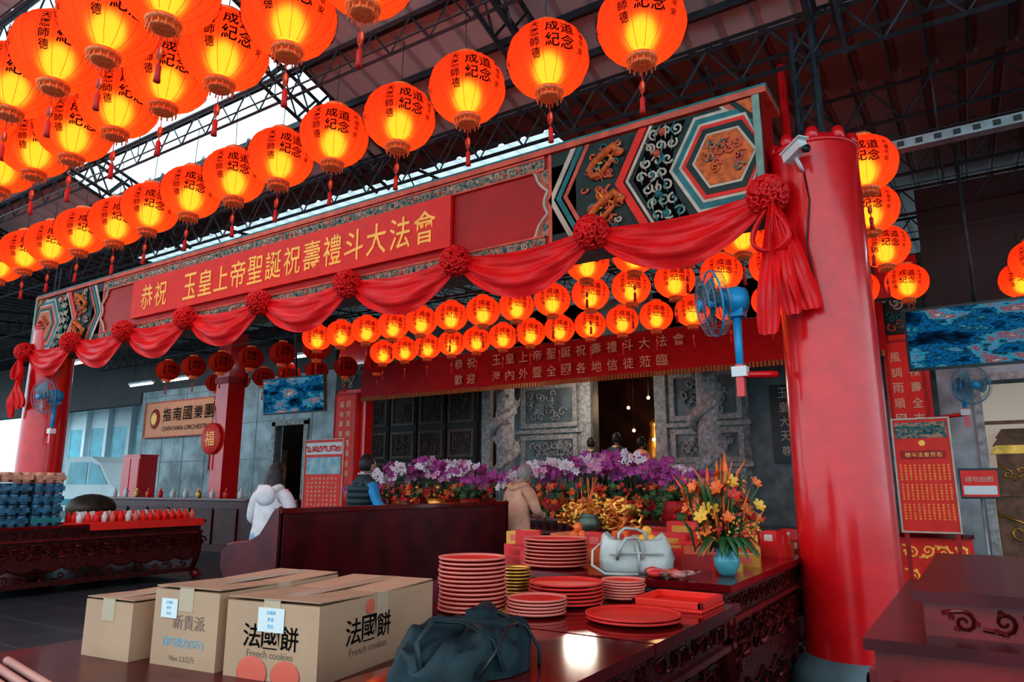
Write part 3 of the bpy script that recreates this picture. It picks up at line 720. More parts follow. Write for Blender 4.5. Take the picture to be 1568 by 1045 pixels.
INKB=mat('print_blue',(.06,.42,.66),.6); INKR=mat('print_coral',(.75,.14,.09),.6); INKG=mat('print_brown',(.22,.13,.10),.7)
c=carton('cardboard_carton',-2.06,1.99,.68,.39,.70,.24,math.radians(8.5),[('f','法國餅',BLACK,0,.135,.075),('f','French cookies',INKG,0,.080,.022),('s','法國餅',BLACK,-.08,.135,.085),('s','French cookies',INKG,-.08,.07,.025),('s','淨重',INKG,.2,.07,.035),('s','300g 10入',INKG,.2,.03,.02)],(-.055,.15,.055,.225))
mbx=MB()
mbx.sph((-.07,-.352,.02),.065,INKR,16,sc=(1,.02,.8)); mbx.sph((.07,-.352,.02),.06,INKR,16,sc=(1,.02,.8)); mbx.sph((.197,-.08,.205),.025,INKR,12,sc=(.02,1,1))
p=mbx.obj('printed_logo'); p.parent=c
carton('cardboard_carton',-2.44,1.90,.68,.32,.62,.255,math.radians(7),[('f','新貴派',INKG,.02,.15,.05),('f','白巧克力(5斤)',INKB,0,.08,.036),('f','Neo 2.5公斤',INKG,.0,.03,.022)],(-.12,.16,-.04,.225))
carton('cardboard_carton',-2.79,1.72,.68,.27,.40,.20,math.radians(6),[])
# ---------------------------------------------------------------- bench
mb=MB(); 
bx,y0,y1,zt=-4.25,3.5,6.45,1.13
mb.bb(bx-.05,bx,y0,y1,.12,zt,WOODR); mb.bb(bx-.065,bx+.015,y0-.01,y1+.01,zt-.03,zt+.01,LAC)
mb.bb(bx-.56,bx-.05,y0,y1,.42,.47,LAC); mb.bb(bx-.54,bx-.5,y0,y1,.1,.42,WOODR)
for y in (y0-.02,y1-.03):
    prof=[(0,0),(0,zt+.01),(-.06,zt-.02),(-.12,zt-.10),(-.2,zt-.19),(-.32,zt-.24),(-.46,zt-.25),(-.56,zt-.27),(-.62,zt-.33),(-.62,zt-.42),(-.57,zt-.50),(-.57,.1),(-.6,0)]
    mb.poly(prof,.05,WOODR,lambda u,v,w,y=y:(bx+u,y+w,v))
    mb.tube([(bx+a,y+.025,b) for a,b in prof[1:11]],.02,LACS,6)
mb.obj('high_back_pew',.005)
# ---------------------------------------------------------------- plates
def plate_stack(x,y,z,r,n,rim=PLPINK,dz=.012,body=PLRED,name='stack_of_red_plates'):
    mb=MB()
    for i in range(n):
        M=TR(x+U(-.004,.004),y+U(-.004,.004),z); b=i*dz; top=b+max(.020,dz+.004)
        mb.lathe([(r*.62,b),(r*.66,b+.002),(r*.93,b+.010),(r,top-.008)],44,body,M,cap=(i==0))
        mb.lathe([(r,top-.009),(r*1.02,top-.006),(r*1.015,top),(r*.965,top-.001),(r*.93,top-.009)],44,rim,M,cap=False)
    M=TR(x,y,z); b=(n-1)*dz; top=b+max(.020,dz+.004)
    mb.lathe([(.001,b+.006),(r*.6,b+.006),(r*.72,b+.008),(r*.93,top-.009)],44,body,M,cap=False)
    return mb.obj(name)
plate_stack(-1.87,2.57,.78,.142,13,dz=.017)
plate_stack(-1.60,2.65,.78,.122,5,dz=.013)
plate_stack(-1.63,2.96,.78,.165,6,dz=.016,rim=PLRED)
plate_stack(-1.47,3.22,.78,.10,7)
plate_stack(-1.93,3.0,.78,.075,9,rim=GOLDM,body=mat('bowl_brown',(.25,.08,.03),.4),dz=.015)
plate_stack(-2.13,3.75,.84,.185,8,dz=.02)
plate_stack(-1.21,2.74,.78,.185,2,rim=PLRED)
mb=MB(); mb.bb(-1.34,-1.03,3.02,3.33,.78,.795,BANNER)
for a,b,c_,d_ in ((-1.34,-1.32,3.02,3.33),(-1.05,-1.03,3.02,3.33),(-1.34,-1.03,3.02,3.04),(-1.34,-1.03,3.31,3.33)): mb.bb(a,b,c_,d_,.795,.825,BANNER)
mb.obj('red_tray',.004)
# ---------------------------------------------------------------- white handbag
mb=MB(); LEA=mat('white_leather',(.50,.49,.46),.45,var=.14,scale=6,bump=.2,bscale=18)
n=32; prof=[(.001,0),(.85,0),(1,.03),(1.03,.09),(.98,.17),(.88,.22),(.82,.235),(.78,.22),(.76,.10),(.001,.08)]
vs=[];fs=[]
for r,z in prof:
    for i in range(n):
        a=2*pi*i/n; ca,sa=math.cos(a),math.sin(a)
        sx=abs(ca)**.55*(1 if ca>0 else -1); sy=abs(sa)**.55*(1 if sa>0 else -1)
        wv=1+.04*math.sin(5*a+z*20)+.03*math.sin(9*a-z*35)
        vs.append((.20*r*sx*wv,.09*r*sy*wv*(1-.3*z/.25),z+(.03*math.cos(2*a)+.015*math.sin(3*a))*(z/.25)))
for j in range(len(prof)-1):
    for i in range(n): k=(i+1)%n; fs.append((j*n+i,j*n+k,(j+1)*n+k,(j+1)*n+i))
mb.add(vs,fs,LEA,True)
mb.tube([(-.10,-.075,.17),(-.11,-.09,.10),(-.10,-.125,.16),(-.06,-.12,.235),(0,-.10,.24),(.03,-.10,.19),(.03,-.095,.10)],.011,LEA,6)
mb.tube([(-.09,.07,.17),(-.085,.08,.25),(-.05,.09,.285),(.02,.09,.28),(.07,.09,.25),(.08,.08,.18)],.011,LEA,6)
mb.tube([(-.19,-.02,.20),(-.245,-.06,.15),(-.25,-.10,.06),(-.18,-.14,.012),(-.08,-.15,.01),(0,-.14,.01)],.009,LEA,6,flat=.5)
mb.tube([(.0,-.088,.2),(.01,-.10,.12),(.005,-.095,.02)],.009,LEA,6)
mb.tube([(-.15,-.093,.13),(0,-.102,.14),(.15,-.093,.13)],.006,LEA,5)
o=mb.obj('white_handbag'); o.location=(-1.62,3.72,.84); o.rotation_euler=(0,0,.5); o.scale=(.95,.95,.80)
# ---------------------------------------------------------------- dark bag in front
mb=MB(); NAVY=mat('navy_nylon',(.007,.022,.030),.6,var=.4,scale=9,bump=.3,bscale=14)
n=64;K=22;vs=[];fs=[]
for j in range(K+1):
    t=j/K; z=.165*math.sin(t*pi/2)**.8; r=math.cos(t*pi/2)**.5 if j<K else 0.001
    for i in range(n):
        a=2*pi*i/n
        q=1+.08*math.sin(2*a+1)+.05*math.sin(5*a+6*t)+.03*math.sin(9*a-7*t)
        fold=.020*math.sin(6*a+5*t)*math.sin(pi*t)+.014*math.sin(11*a-9*t)*math.sin(pi*t)
        vs.append((.235*r*q*math.cos(a),.15*r*q*math.sin(a),max(0,z*(1+.16*math.sin(a+.6)+.10*math.sin(3*a))+fold)))
for j in range(K):
    for i in range(n): k=(i+1)%n; fs.append((j*n+i,j*n+k,(j+1)*n+k,(j+1)*n+i))
mb.add(vs,fs,NAVY,True)
mb.tube([(-.20,-.08,.03),(-.20,-.05,.13),(-.13,-.02,.185),(-.04,-.05,.175),(.03,-.12,.12),(.04,-.16,.03)],.016,NAVY,6,flat=.4)
mb.tube([(.05,.05,.17),(.14,.02,.18),(.22,-.03,.13),(.26,-.05,.05),(.25,-.06,.0)],.016,NAVY,6,flat=.4)
mb.tube([(-.05,-.15,.02),(0,-.165,.09),(.08,-.12,.16),(.16,-.06,.15),(.22,.0,.07)],.005,BLK,5)
o=mb.obj('navy_shoulder_bag'); o.location=(-1.29,1.74,.782); o.rotation_euler=(0,0,1.2); o.scale=(.9,.9,.82)
# ---------------------------------------------------------------- flowers
PURP=mat('orchid_purple',(.42,.05,.28),.5,var=.4,scale=6); PINK=mat('orchid_pink',(.75,.32,.52),.5,var=.2); WPET=mat('orchid_white',(.80,.70,.76),.5,var=.06)
LEAF=mat('leaf_green',(.04,.13,.04),.45,var=.4); ORF=mat('lily_orange',(.85,.16,.04),.5,var=.3,scale=20); YELP=mat('flower_yellow',(.85,.45,.06),.5,var=.1); REDF=mat('flower_red',(.65,.03,.03),.5,var=.2)
def flower(mb,c,nrm,r,m,k=5,ctr=None,cup=.25):
    nrm=Vector(nrm).normalized(); M=Matrix.Translation(c)@nrm.to_track_quat('Z','Y').to_matrix().to_4x4()@Matrix.Rotation(random.random()*6,4,'Z')
    for i in range(k):
        a=2*pi*i/k; ca,sa=math.cos(a),math.sin(a)
        def P(u,w,h): return (u*ca-w*sa,u*sa+w*ca,h)
        mb.add([P(.02*r,0,0),P(r*.45,-r*.36,r*cup*.5),P(r*.9,-r*.25,r*cup),P(r*1.05,0,r*cup*.8),P(r*.9,r*.25,r*cup),P(r*.45,r*.36,r*cup*.5)],[(0,1,2,3),(0,3,4,5)],m,True,M)
    mb.sph((0,0,r*.12),r*.16,ctr or YELP,6,M)
def orchids(name,xa,xb,y,zb,zt,n,depth=.7):
    mb=MB()
    k=int((xb-xa)/.5)
    for i in range(k):
        x=xa+.25+(xb-xa-.5)*i/max(1,k-1)
        for dy in (-.2,.2): mb.lathe([(.09,0),(.13,.10),(.14,.2),(.12,.21)],12,random.choice([REDD,GOLDM,REDF]),TR(x,y+dy,zb))
        for q in range(9):
            a=random.random()*6.28; l=U(.15,.3)
            mb.tube([(x,y,zb+.2),(x+l*.6*math.cos(a),y+l*.6*math.sin(a),zb+.32),(x+l*math.cos(a),y+l*math.sin(a),zb+.25)],[.02,.045,.006],LEAF,5,flat=.2)
    for i in range(n):
        x=U(xa,xb); e=abs((x-(xa+xb)/2)/((xb-xa)/2)); top=zt-(zt-zb)*.35*e**2.5-U(0,.22)
        yy=y+U(-depth/2,depth/2); dx=U(-.18,.18); dy=U(-.25,.05)
        arc=[]
        for t in range(7):
            q=t/6; arc.append(Vector((x+dx*q*q*1.5,yy+dy*q*q,zb+.2+(top-zb-.2)*math.sin(q*pi*.62)/math.sin(pi*.5))))
        mb.tube(arc,.005,LEAF,4)
        m=random.choice([PURP,PURP,PURP,PINK,WPET,WPET])
        for t in range(3,7):
            for s in(-1,1):
                p=arc[t]+Vector((s*U(.02,.055),U(-.04,0),U(-.03,.03)))
                flower(mb,p,(U(-.6,.9),-1,U(-.2,.6)),U(.036,.050),m,ctr=random.choice([PURP,YELP]))
    for i in range(n*3):
        p=Vector((U(xa,xb),y+U(-.48,.1),U(zb,zb+(zt-zb)*.5)))
        if random.random()<.5: flower(mb,p,(U(-.5,.5),-1,U(0,1)),.055,random.choice([LEAF,REDF,LEAF,ORF]),cup=.5)
        else: mb.sph(p,U(.015,.04),random.choice([REDF,REDF,GOLDM,ORF]),6)
    return mb.obj(name)
orchids('orchid_arrangement',-7.75,-5.55,8.1,.92,1.68,70)
orchids('orchid_arrangement',-5.25,-2.75,8.1,.92,1.70,95)
mb=MB(); GLS=mat('blue_glass_vase',(.10,.35,.42),.15,var=.3)
vx,vy,ks=-1.17,3.86,.76
VM=TR(vx,vy,.84,0,0,0,ks)
mb.lathe([(.045,0),(.06,.02),(.085,.07),(.09,.12),(.06,.15),(.075,.18)],16,GLS,VM)
for i in range(100):
    a=random.random()*6.28; sp=U(.04,.28); top=U(.12,.58)*(1-.3*sp/.3)
    p=Vector((sp*math.cos(a),sp*math.sin(a)*.8,.18+top))
    mb.tube([(0,0,.16),(p.x*.3,p.y*.3,(.16+p.z)/2+.05),p],.004,LEAF,4,M=VM)
    c=random.random(); P3=VM@p
    if c<.36: flower(mb,P3,(math.cos(a)*.6+.1,math.sin(a)*.6-.4,.5),U(.028,.05),random.choice([ORF,ORF,REDF,YELP]),6,cup=.6)
    elif c<.75:
        for k in range(6): mb.sph(P3+Vector((U(-.03,.03),U(-.03,.03),U(-.04,.04))),.009,random.choice([YELP,ORF,REDF]),5)
    else: mb.tube([p-Vector((0,0,.14)),p+Vector((.03*math.cos(a),.03*math.sin(a),0)),p+Vector((.1*math.cos(a),.1*math.sin(a),.10))],[.012,.03,.004],random.choice([LEAF,LEAF,ORF]),5,flat=.2,M=VM)
for i in range(26):
    a=random.random()*6.28; l=U(.15,.3)
    mb.tube([(0,0,.15),(l*.6*math.cos(a),l*.6*math.sin(a),.26),(l*math.cos(a),l*math.sin(a),.14)],[.01,.04,.004],random.choice([LEAF,ORF,LEAF]),5,flat=.2,M=VM)
for i in range(8):
    a=.9+i*.6; tip=Vector((.12*math.cos(a)-.07,.1*math.sin(a),.84-.05*i)); mb.tube([(0,0,.16),(.03*math.cos(a),0,.45),tip-Vector((0,0,.2)),tip],[.006,.006,.03,.004],ORF,6,M=VM)
mb.obj('flower_vase_bouquet')
# ---------------------------------------------------------------- offerings
cols=[mat('box_red',(.70,.03,.03),.4),mat('box_orange',(.8,.14,.03),.45),mat('box_gold',(.70,.33,.06),.35,.3),mat('box_white',(.65,.60,.55),.5),mat('box_pink',(.72,.14,.12),.5),mat('box_dark_red',(.45,.02,.02),.5)]
rc=lambda: random.choice([cols[0],cols[0],cols[1],cols[2],cols[3],cols[4],cols[5],cols[0]])
mb=MB()
placed=0
gx,gy=-2.46,4.95
while placed<120:
    x=U(-2.68,-1.18); y=U(4.0,5.65)
    if abs(x-vx)<.2 and abs(y-vy)<.25: continue
    if abs(x-gx)<.42 and abs(y-gy)<.25: continue
    if y<4.05 and x<-1.4: continue
    placed+=1
    w,d,h=U(.07,.17),U(.05,.12),U(.03,.09)
    lv=random.choice([0,0,.08]); z=.84
    R=Matrix.Rotation(U(-.5,.5),3,'Z')
    if lv: mb.box((x,y,z+.04),(w*1.2,d*1.2,.08),rc(),R=R); z+=.08
    mb.box((x,y,z+h/2),(w,d,h),rc(),R=R); mb.box((x,y,z+h+.001),(w*.6,d*.6,.004),rc(),R=R)
    mb.box((x,y,z+h/2),(w*.5,d*1.01,h*.5),rc(),R=R)
for (x,y,s) in ((-1.9,5.3,.2),(-1.55,5.45,.26),(-1.75,4.6,.16),(-1.45,4.9,.14)):
    mb.bb(x-.12,x+.12,y-.07,y+.07,.84,.84+s,cols[0]); mb.bb(x-.08,x+.08,y-.075,y-.07,.87,.84+s-.03,cols[2]); mb.text('平安',cols[3],lambda a,b:(x+a,y-.078,.84+s*.55+b),w=.09)
mb.obj('offering_gift_boxes',.002)
mb=MB()
for (fx,fy,m) in ((-2.3,4.35,ORF),(-1.75,4.2,YELP)):
    mb.lathe([(.05,0),(.04,.03),(.11,.05),(.12,.065)],20,PLRED,TR(fx,fy,.84))
    for lv,(k,r) in enumerate(((6,.06),(3,.03),(1,0))):
        for i in range(k): mb.sph((fx+r*math.cos(i*2*pi/k),fy+r*math.sin(i*2*pi/k),.84+.09+.05*lv),.032,m,10)
mb.obj('offering_fruit_plates')
mb=MB()
CEL=mat('cellophane_pack',(.50,.22,.20),.12,var=.5,scale=25,bump=.8,bscale=30)
for i in range(18): 
    p=Vector((-1.36+U(-.16,.06),3.62+U(-.06,.08),.863)); mb.sph(p,U(.018,.03),random.choice([CEL,CEL,PLPINK,REDF,ORF]),8,sc=(1.5,1,.7)); mb.tube([p+Vector((.03,0,0)),p+Vector((.06,U(-.02,.02),.01))],[.006,.018],CEL,5,flat=.3)
mb.obj('wrapped_candy_packs')
mb=MB()
mb.bb(gx-.32,gx+.32,gy-.14,gy+.14,.84,.95,ORNG)
for i in range(60):
    a=U(0,pi); r=U(.08,.32)
    cx,cz=gx+r*math.cos(a)*1.05,1.02+r*math.sin(a)*.62
    mb.tube([(p,gy-.05+U(-.06,.06),q) for p,q in spiral(cx,cz,U(.03,.06),1.1,random.random()*6,random.choice([-1,1]),10)],.012,random.choice([GOLDM,GOLDM,GOLD,ORNG]),5)
mb.lathe([(.06,0),(.1,.05),(.11,.12),(.08,.16),(.1,.18)],14,mat('bronze_burner',(.10,.12,.10),.4,.7),TR(gx,gy-.12,.95,0,0,0,.8))
for i in range(9): mb.rod((gx+U(-.05,.05),gy-.12,1.08),(gx+U(-.09,.09),gy-.12,1.36),.003,ORNG,4)
mb.obj('golden_dragon_incense_burner')
# left table goods
mb=MB(); BP=mat('blue_can_wrap',(.035,.14,.23),.3,var=.6,scale=14); TAN=mat('tan_can_wrap',(.60,.32,.22),.4,var=.3,scale=14)
for lv in range(5):
    m=TAN if lv==4 else BP
    for i in range(3):
        for j in range(4):
            y=3.35+j*.38; x=-10.7+i*.36
            if lv==4 and j<1: continue
            for q in range(3):
                for w in range(3): mb.lathe([(.055,.0),(.057,.006),(.057,.116),(.05,.122)],8,m,TR(x-.115+.115*q,y-.115+.115*w,.82+lv*.13))
            mb.bb(x-.171,x+.171,y-.175,y+.175,.82+lv*.13+.03,.82+lv*.13+.09,random.choice([BP,m,TEAL,m]) if lv<4 else TAN)
mb.obj('stacked_drink_cartons')
mb=MB()
for i in range(16):
    for j in range(3):
        x=-9.75-.14*j; y=4.85+.105*i; mb.lathe([(.035,0),(.04,.08),(.02,.1),(.02,.13),(.001,.135)],8,random.choice([BANNER,BANNER,PLPINK,WHITE]),TR(x,y,.835))
mb.obj('blessing_bottle_rows')
mb=MB(); mb.bb(-10.15,-9.57,4.7,6.5,.82,.835,BANNER); mb.bb(-9.565,-9.55,4.9,6.5,.74,.835,BANNER); mb.obj('red_table_runner')
mb=MB(); mb.sph((-13.9,7.1,.90),.42,mat('dark_bronze',(.07,.045,.03),.5,.3,var=.3),20,sc=(1,1,.6)); mb.lathe([(.4,0),(.35,.3),(.25,.5),(.27,.75)],16,LACC,TR(-13.9,7.1,0)); mb.obj('temple_drum')
# ---------------------------------------------------------------- posters / stands
def poster(name,x,y,w,z0,z1,rz,lines):
    mb=MB(); mb.bb(-w/2,w/2,0,.03,z0,z1,BANNER); mb.ring([(-w/2,z0),(w/2,z0),(w/2,z1),(-w/2,z1)],[(-w/2+.015,z0+.015),(w/2-.015,z0+.015),(w/2-.015,z1-.015),(-w/2+.015,z1-.015)],.012,CREAM,FY(0))
    hh=z1-z0
    if lines=='text':
        mb.bb(-w/2+.03,w/2-.03,-.006,0,z1-.18*hh,z1-.04*hh,BORDER)
        scroll_band(mb,FY(-.006),-w/2+.04,w/2-.04,z1-.17*hh,z1-.05*hh,TEAL,.008,.08,0)
        mb.bb(-w/2+.06,w/2-.06,-.007,0,z1-.36*hh,z1-.29*hh,REDD)
        mb.text('禮斗法會芳名',GOLD,lambda a,b:(a,-.008,z1-.325*hh+b),w=w*.62,h=.045)
        mb.sph((0,-.006,z1-.225*hh),.03,GOLD,10,sc=(1,.1,1))
        for c in range(11):
            for k in range(3):
                for q in range(6):
                    mb.text('祈求平安如意吉祥福壽'[(c*3+k*2+q)%10],GOLD,lambda a,b,c=c,k=k,q=q:(-w*.4+w*.8*c/10+a,-.008,z1-(.42+.17*k+.024*q)*hh+b),w=.02,h=.019)
    else:
        mb.bb(-w/2+.04,w/2-.04,-.006,0,z1-.22*hh,z1-.05*hh,LABEL); mb.bb(-w/2+.06,w/2-.06,-.008,0,z1-.50*hh,z1-.26*hh,mat('poster_photo_blue',(.10,.35,.50),.4,col2=(.5,.6,.6),scale=6))
        scroll_band(mb,FY(-.006),-w/2+.05,w/2-.05,z1-.21*hh,z1-.07*hh,BANNER,.012,.1,0)
        for k in range(7):
            for j in range(8): mb.text('心誠則靈福慧雙修'[(k+j)%8],CRB,lambda a,b,k=k,j=j:(-w*.36+j*w*.1+a,-.008,z1-(.56+.06*k)*hh+b),w=.05,h=.04)
    for s in(-1,1): mb.bb(s*(w/2-.04)-.02,s*(w/2-.04)+.02,.0,.03,0,z0,REDD); mb.bb(s*(w/2-.04)-.02,s*(w/2-.04)+.02,-.2,.25,0,.03,REDD)
    o=mb.obj(name); o.location=(x,y,0); o.rotation_euler=(0,0,rz)
poster('poster_stand',-.46,8.0,.50,.86,1.95,0,'text')
poster('poster_stand',-9.32,8.5,.95,.9,2.08,0,'photo')
mb=MB(); mb.bb(-.16,.16,0,.02,1.18,1.46,BLK); mb.bb(-.145,.145,-.003,0,1.2,1.44,BANNER); mb.text('請勿拍照',CREAM,lambda a,b:(a,-.006,1.36+b),w=.22,h=.05)
mb.bb(-.13,.13,-.005,-.003,1.22,1.30,LABEL); mb.rod((0,.03,0),(0,.03,1.2),.012,STEELL,8); mb.lathe([(.16,0),(.15,.02),(.02,.03)],20,BLK,TR(0,.03,0))
o=mb.obj('notice_stand'); o.location=(-.03,8.0,0)
mb=MB(); mb.bb(-.78,-.15,8.3,8.7,0,.8,BANNER); mb.bb(-.8,-.13,8.27,8.73,.8,.84,LAC)
scroll_band(mb,FY(8.3),-.74,-.18,.55,.78,GOLD,.012,.13,.005); scroll_band(mb,FY(8.3),-.74,-.18,.32,.55,GOLD,.012,.13,.005); mb.obj('gilded_offering_stand')
# ---------------------------------------------------------------- right hall
mb=MB(); RY=11.6
mb.bb(-.4,.05,RY,RY+.25,0,3.4,MARB); mb.bb(1.6,8,RY,RY+.25,0,3.4,MARB); mb.bb(.05,1.6,RY,RY+.25,2.75,3.4,MARB)
mb.bb(-.4,8,RY-.04,RY+.25,3.4,5.6,ROOFD)
mb.ring([(.0,0),(1.65,0),(1.65,2.8),(0,2.8)],[(.1,0),(1.55,0),(1.55,2.7),(.1,2.7)],.06,STONEC,FY(RY))
mb.obj('wall_right_hall')
mb=MB(); SHW=mat('shelf_wood',(.30,.13,.07),.5,var=.3); mb.bb(.05,1.7,12.9,13.1,0,2.8,mat('display_backing_glow',(.62,.55,.46),.7,emit=(1,.85,.7),es=.22))  # backing board glows faintly, standing in for light inside the display
mb.bb(.12,1.0,12.4,12.9,0,1.15,SHW); mb.bb(.08,1.05,12.35,12.9,1.15,1.2,SHW)
mb.bb(.2,.9,12.5,12.85,1.2,1.75,SHW)
for s in (0,1,2): mb.poly([(.12+.05*s,1.75+.12*s),(.98-.05*s,1.75+.12*s),(.9-.05*s,1.87+.12*s),(.2+.05*s,1.87+.12*s)],.35-.06*s,GOLDM if s==0 else SHW,lambda u,v,w:(u,12.86-w,v))
scroll_band(mb,FY(12.49),.22,.88,1.25,1.72,GOLDM,.014,.14,.0); scroll_band(mb,FY(12.39),.15,.95,.3,1.1,GOLDM,.02,.27,.0)
for x in (1.15,1.5):
    for z in (.05,.6,1.15,1.7): mb.bb(x-.14,x+.14,12.5,12.85,z,z+.5,SHW)
mb.bb(.05,1.6,12.2,12.24,2.15,2.2,SHW); 
mb.obj('wooden_shrine_cabinet')
# carved altar chest beside the viewer
mb=MB()
CHR=mat('chest_polished_red',(.20,.012,.012),.25,var=.3,coat=.3)
x0,x1,y0,y1=-.25,.55,1.90,3.12
mb.bb(x0+.03,x1-.03,y0+.04,y1-.03,.12,.89,WOODR)
mb.bb(x0-.02,x1+.02,y0-.02,y1+.02,.935,.96,WOODR); mb.bb(x0,x1,y0,y1,.89,.935,CHR)
mb.bb(x0+.10,x1,y0+.10,y1-.04,.96,1.035,CHR); mb.bb(x0+.08,x1+.02,y0+.08,y1-.02,1.035,1.06,WOODR)
for F,a,b in ((FY(y0+.015),x0,x1),(lambda u,v,w=0:(x0+.005-w,u,v),y0,y1)):
    n=40; L=b-a
    prof=[(a+L*i/n,.81-.05*abs(math.sin(pi*i/8))-.03*math.sin(pi*i/8*.5)**2) for i in range(n+1)]
    for p,q in zip(prof,prof[1:]): mb.poly([p,q,(q[0],.89),(p[0],.89)],.02,CHR,F)
    mb.tube([F(u,v,.02) for u,v in prof],.011,LACS,6)
    k=int(L/.16)
    for i in range(k):
        u=a+L*(i+.5)/k
        for s in (-1,1):
            mb.tube([F(p,q,.026) for p,q in spiral(u+s*.035,.855,.026,1.2,a0=pi/2+s*pi/2,dirn=s,n=12)],.007,LACS,5)
        mb.tube([F(u-.03,.825,.024),F(u,.81,.03),F(u+.03,.825,.024)],.008,LACS,5)
    scroll_band(mb,F,a+.05,b-.05,.45,.70,LACS,.015,.2,-.02)
# low relief scrolls on the upper box front
scroll_band(mb,FY(y0+.10),x0+.14,x1-.04,.968,1.028,LACS,.005,.07,.003)
for x in (x0+.05,x1-.05):
    for y in(y0+.06,y1-.06): mb.tube([(x,y,.8),(x,y,.3),(x,y,.12),(x-.02,y-.03,.02)],[.05,.045,.035,.05],LACS,8)
mb.obj('carved_altar_chest',.003)
# ---------------------------------------------------------------- fans
def fan(name,loc,face,r,pole,armdir):
    e=empty(name,loc)
    mb=MB(); M=Vector(face).to_track_quat('Z','Y').to_matrix().to_4x4()
    for rr,zz in ((r,.0),(r*.97,.05),(r*.75,.075),(r*.5,.085),(r*.25,.09),(r*.97,-.05),(r*.6,-.075)):
        mb.tube([(rr*math.cos(t*pi/16),rr*math.sin(t*pi/16),zz) for t in range(32)],.003 if rr<r else .007,STEELL if rr<r else BLUEP,4,closed=True,M=M)
    for k in range(40):
        a=2*pi*k/40; ca,sa=math.cos(a),math.sin(a)
        mb.tube([(.04*ca,.04*sa,.09),(r*.6*ca,r*.6*sa,.082),(r*.97*ca,r*.97*sa,.045),(r*ca,r*sa,0),(r*.95*ca,r*.95*sa,-.055),(.08*ca,.08*sa,-.08)],.0014,STEELL,3,M=M)
    mb.lathe([(.045,.085),(.04,.10),(.001,.105)],16,BLUEP,M)
    mb.lathe([(.03,-.05),(.035,.03),(.001,.05)],12,BLUEP,M)
    for k in range(3):
        a0=k*2*pi/3; vs=[];fs=[]
        for j in range(7):
            rr=.03+(r*.86-.03)*j/6
            for i in range(6):
                t=i/5-.5; a=a0+t*(1.3-.25*j/6)
                vs.append((rr*math.cos(a),rr*math.sin(a),.035*t*2))
        for j in range(6):
            for i in range(5): p=j*6+i; fs.append((p,p+1,p+7,p+6))
        mb.add(vs,fs,BLUEL,True,M)
    mb.obj('cage_and_blades',parent=e)
    mb=MB(); b=-Vector(face).normalized()
    mb.lathe([(.06,-.07),(.095,-.09),(.10,-.18),(.08,-.23),(.001,-.235)],20,BLUEP,M)
    p=b*.16; mb.box(p+Vector((0,0,-.06)),(.11,.11,.12),BLUEP)
    end=p+Vector((0.0,0,-pole))
    mb.tube([p+Vector((0,0,-.08)),p+Vector((0,0,-pole*.6)),end],[.032,.028,.024],BLUEP,10)
    mb.box(end+Vector((0,0,-.02)),(.10,.08,.07),WHITE)
    mb.tube([end+Vector((0,0,-.04)),end+Vector(armdir)+Vector((0,0,-.04))],.022,RED,8); mb.box(end+Vector((0,0,-.08)),(.05,.05,.22),RED)
    mb.obj('motor_and_bracket',parent=e)
fan('wall_fan',(-1.44,4.78,2.54),(-.80,-.50,-.12),.23,.48,(.22,.1,0))
fan('wall_fan',(-11.1,4.85,2.55),(.15,-.95,-.1),.24,.48,(-.45,.15,0))
fan('wall_fan',(.0,9.8,2.45),(.5,-.8,-.1),.22,.3,(-.5,.6,0))
mb=MB(); mb.box((0,0,0),(.07,.17,.065),WHITE,R=Euler((-.25,0,.9)).to_matrix()); mb.box((0,-.01,.04),(.085,.20,.01),WHITE,R=Euler((-.25,0,.9)).to_matrix())
mb.lathe([(.025,0),(.028,.03)],12,BLK,TR(.07,-.055,-.02,pi/2+.25,0,.9)); mb.tube([(0,.02,-.03),(0.02,.06,-.09),(.02,.12,-.10)],.015,WHITE,6)
o=mb.obj('security_camera'); o.location=(-.83,4.80,3.52)
mb=MB(); mb.tube([(-.80,4.895,3.4),(-.78,4.895,3.2),(-.82,4.893,2.9),(-.78,4.893,2.5)],.005,BLK,4); mb.obj('column_cable')
mb=MB(); mb.rod((-1.0,5.5,3.2),(-1.0,5.5,4.6),.035,RED,8); mb.obj('red_sprinkler_pipe')
mb=MB(); mb.bb(-.6,6,6.2,6.3,3.98,4.06,STEELL)
for i in range(50): mb.bb(-.55+.13*i,-.50+.13*i,6.19,6.2,4.0,4.04,BLK)
for x in (0,1.5,3,4.5): mb.rod((x,6.25,4.06),(x,6.25,5.0),.01,STEEL)
mb.obj('cable_tray')
mb=MB(); TUBE=mat('fluorescent_tube',(1,1,1),emit=(.85,.95,1),es=14)
for (x,y) in ((-14.5,7.5),(-18,8.5),(-20.3,11.4),(-18.6,11.4),(-16.4,11.6),(-12.6,10.8),(2,9)):  # tubes near the orchestra sign are added to brighten sign and wall
    mb.bb(x-.6,x+.6,y-.06,y+.06,4.22,4.28,WHITE); mb.tube([(x-.58,y,4.19),(x+.58,y,4.19)],.018,TUBE,8); mb.rod((x-.4,y,4.28),(x-.4,y,4.9),.006,BLK); mb.rod((x+.4,y,4.28),(x+.4,y,4.9),.006,BLK)
mb.obj('fluorescent_lamp_and_sign_fill')
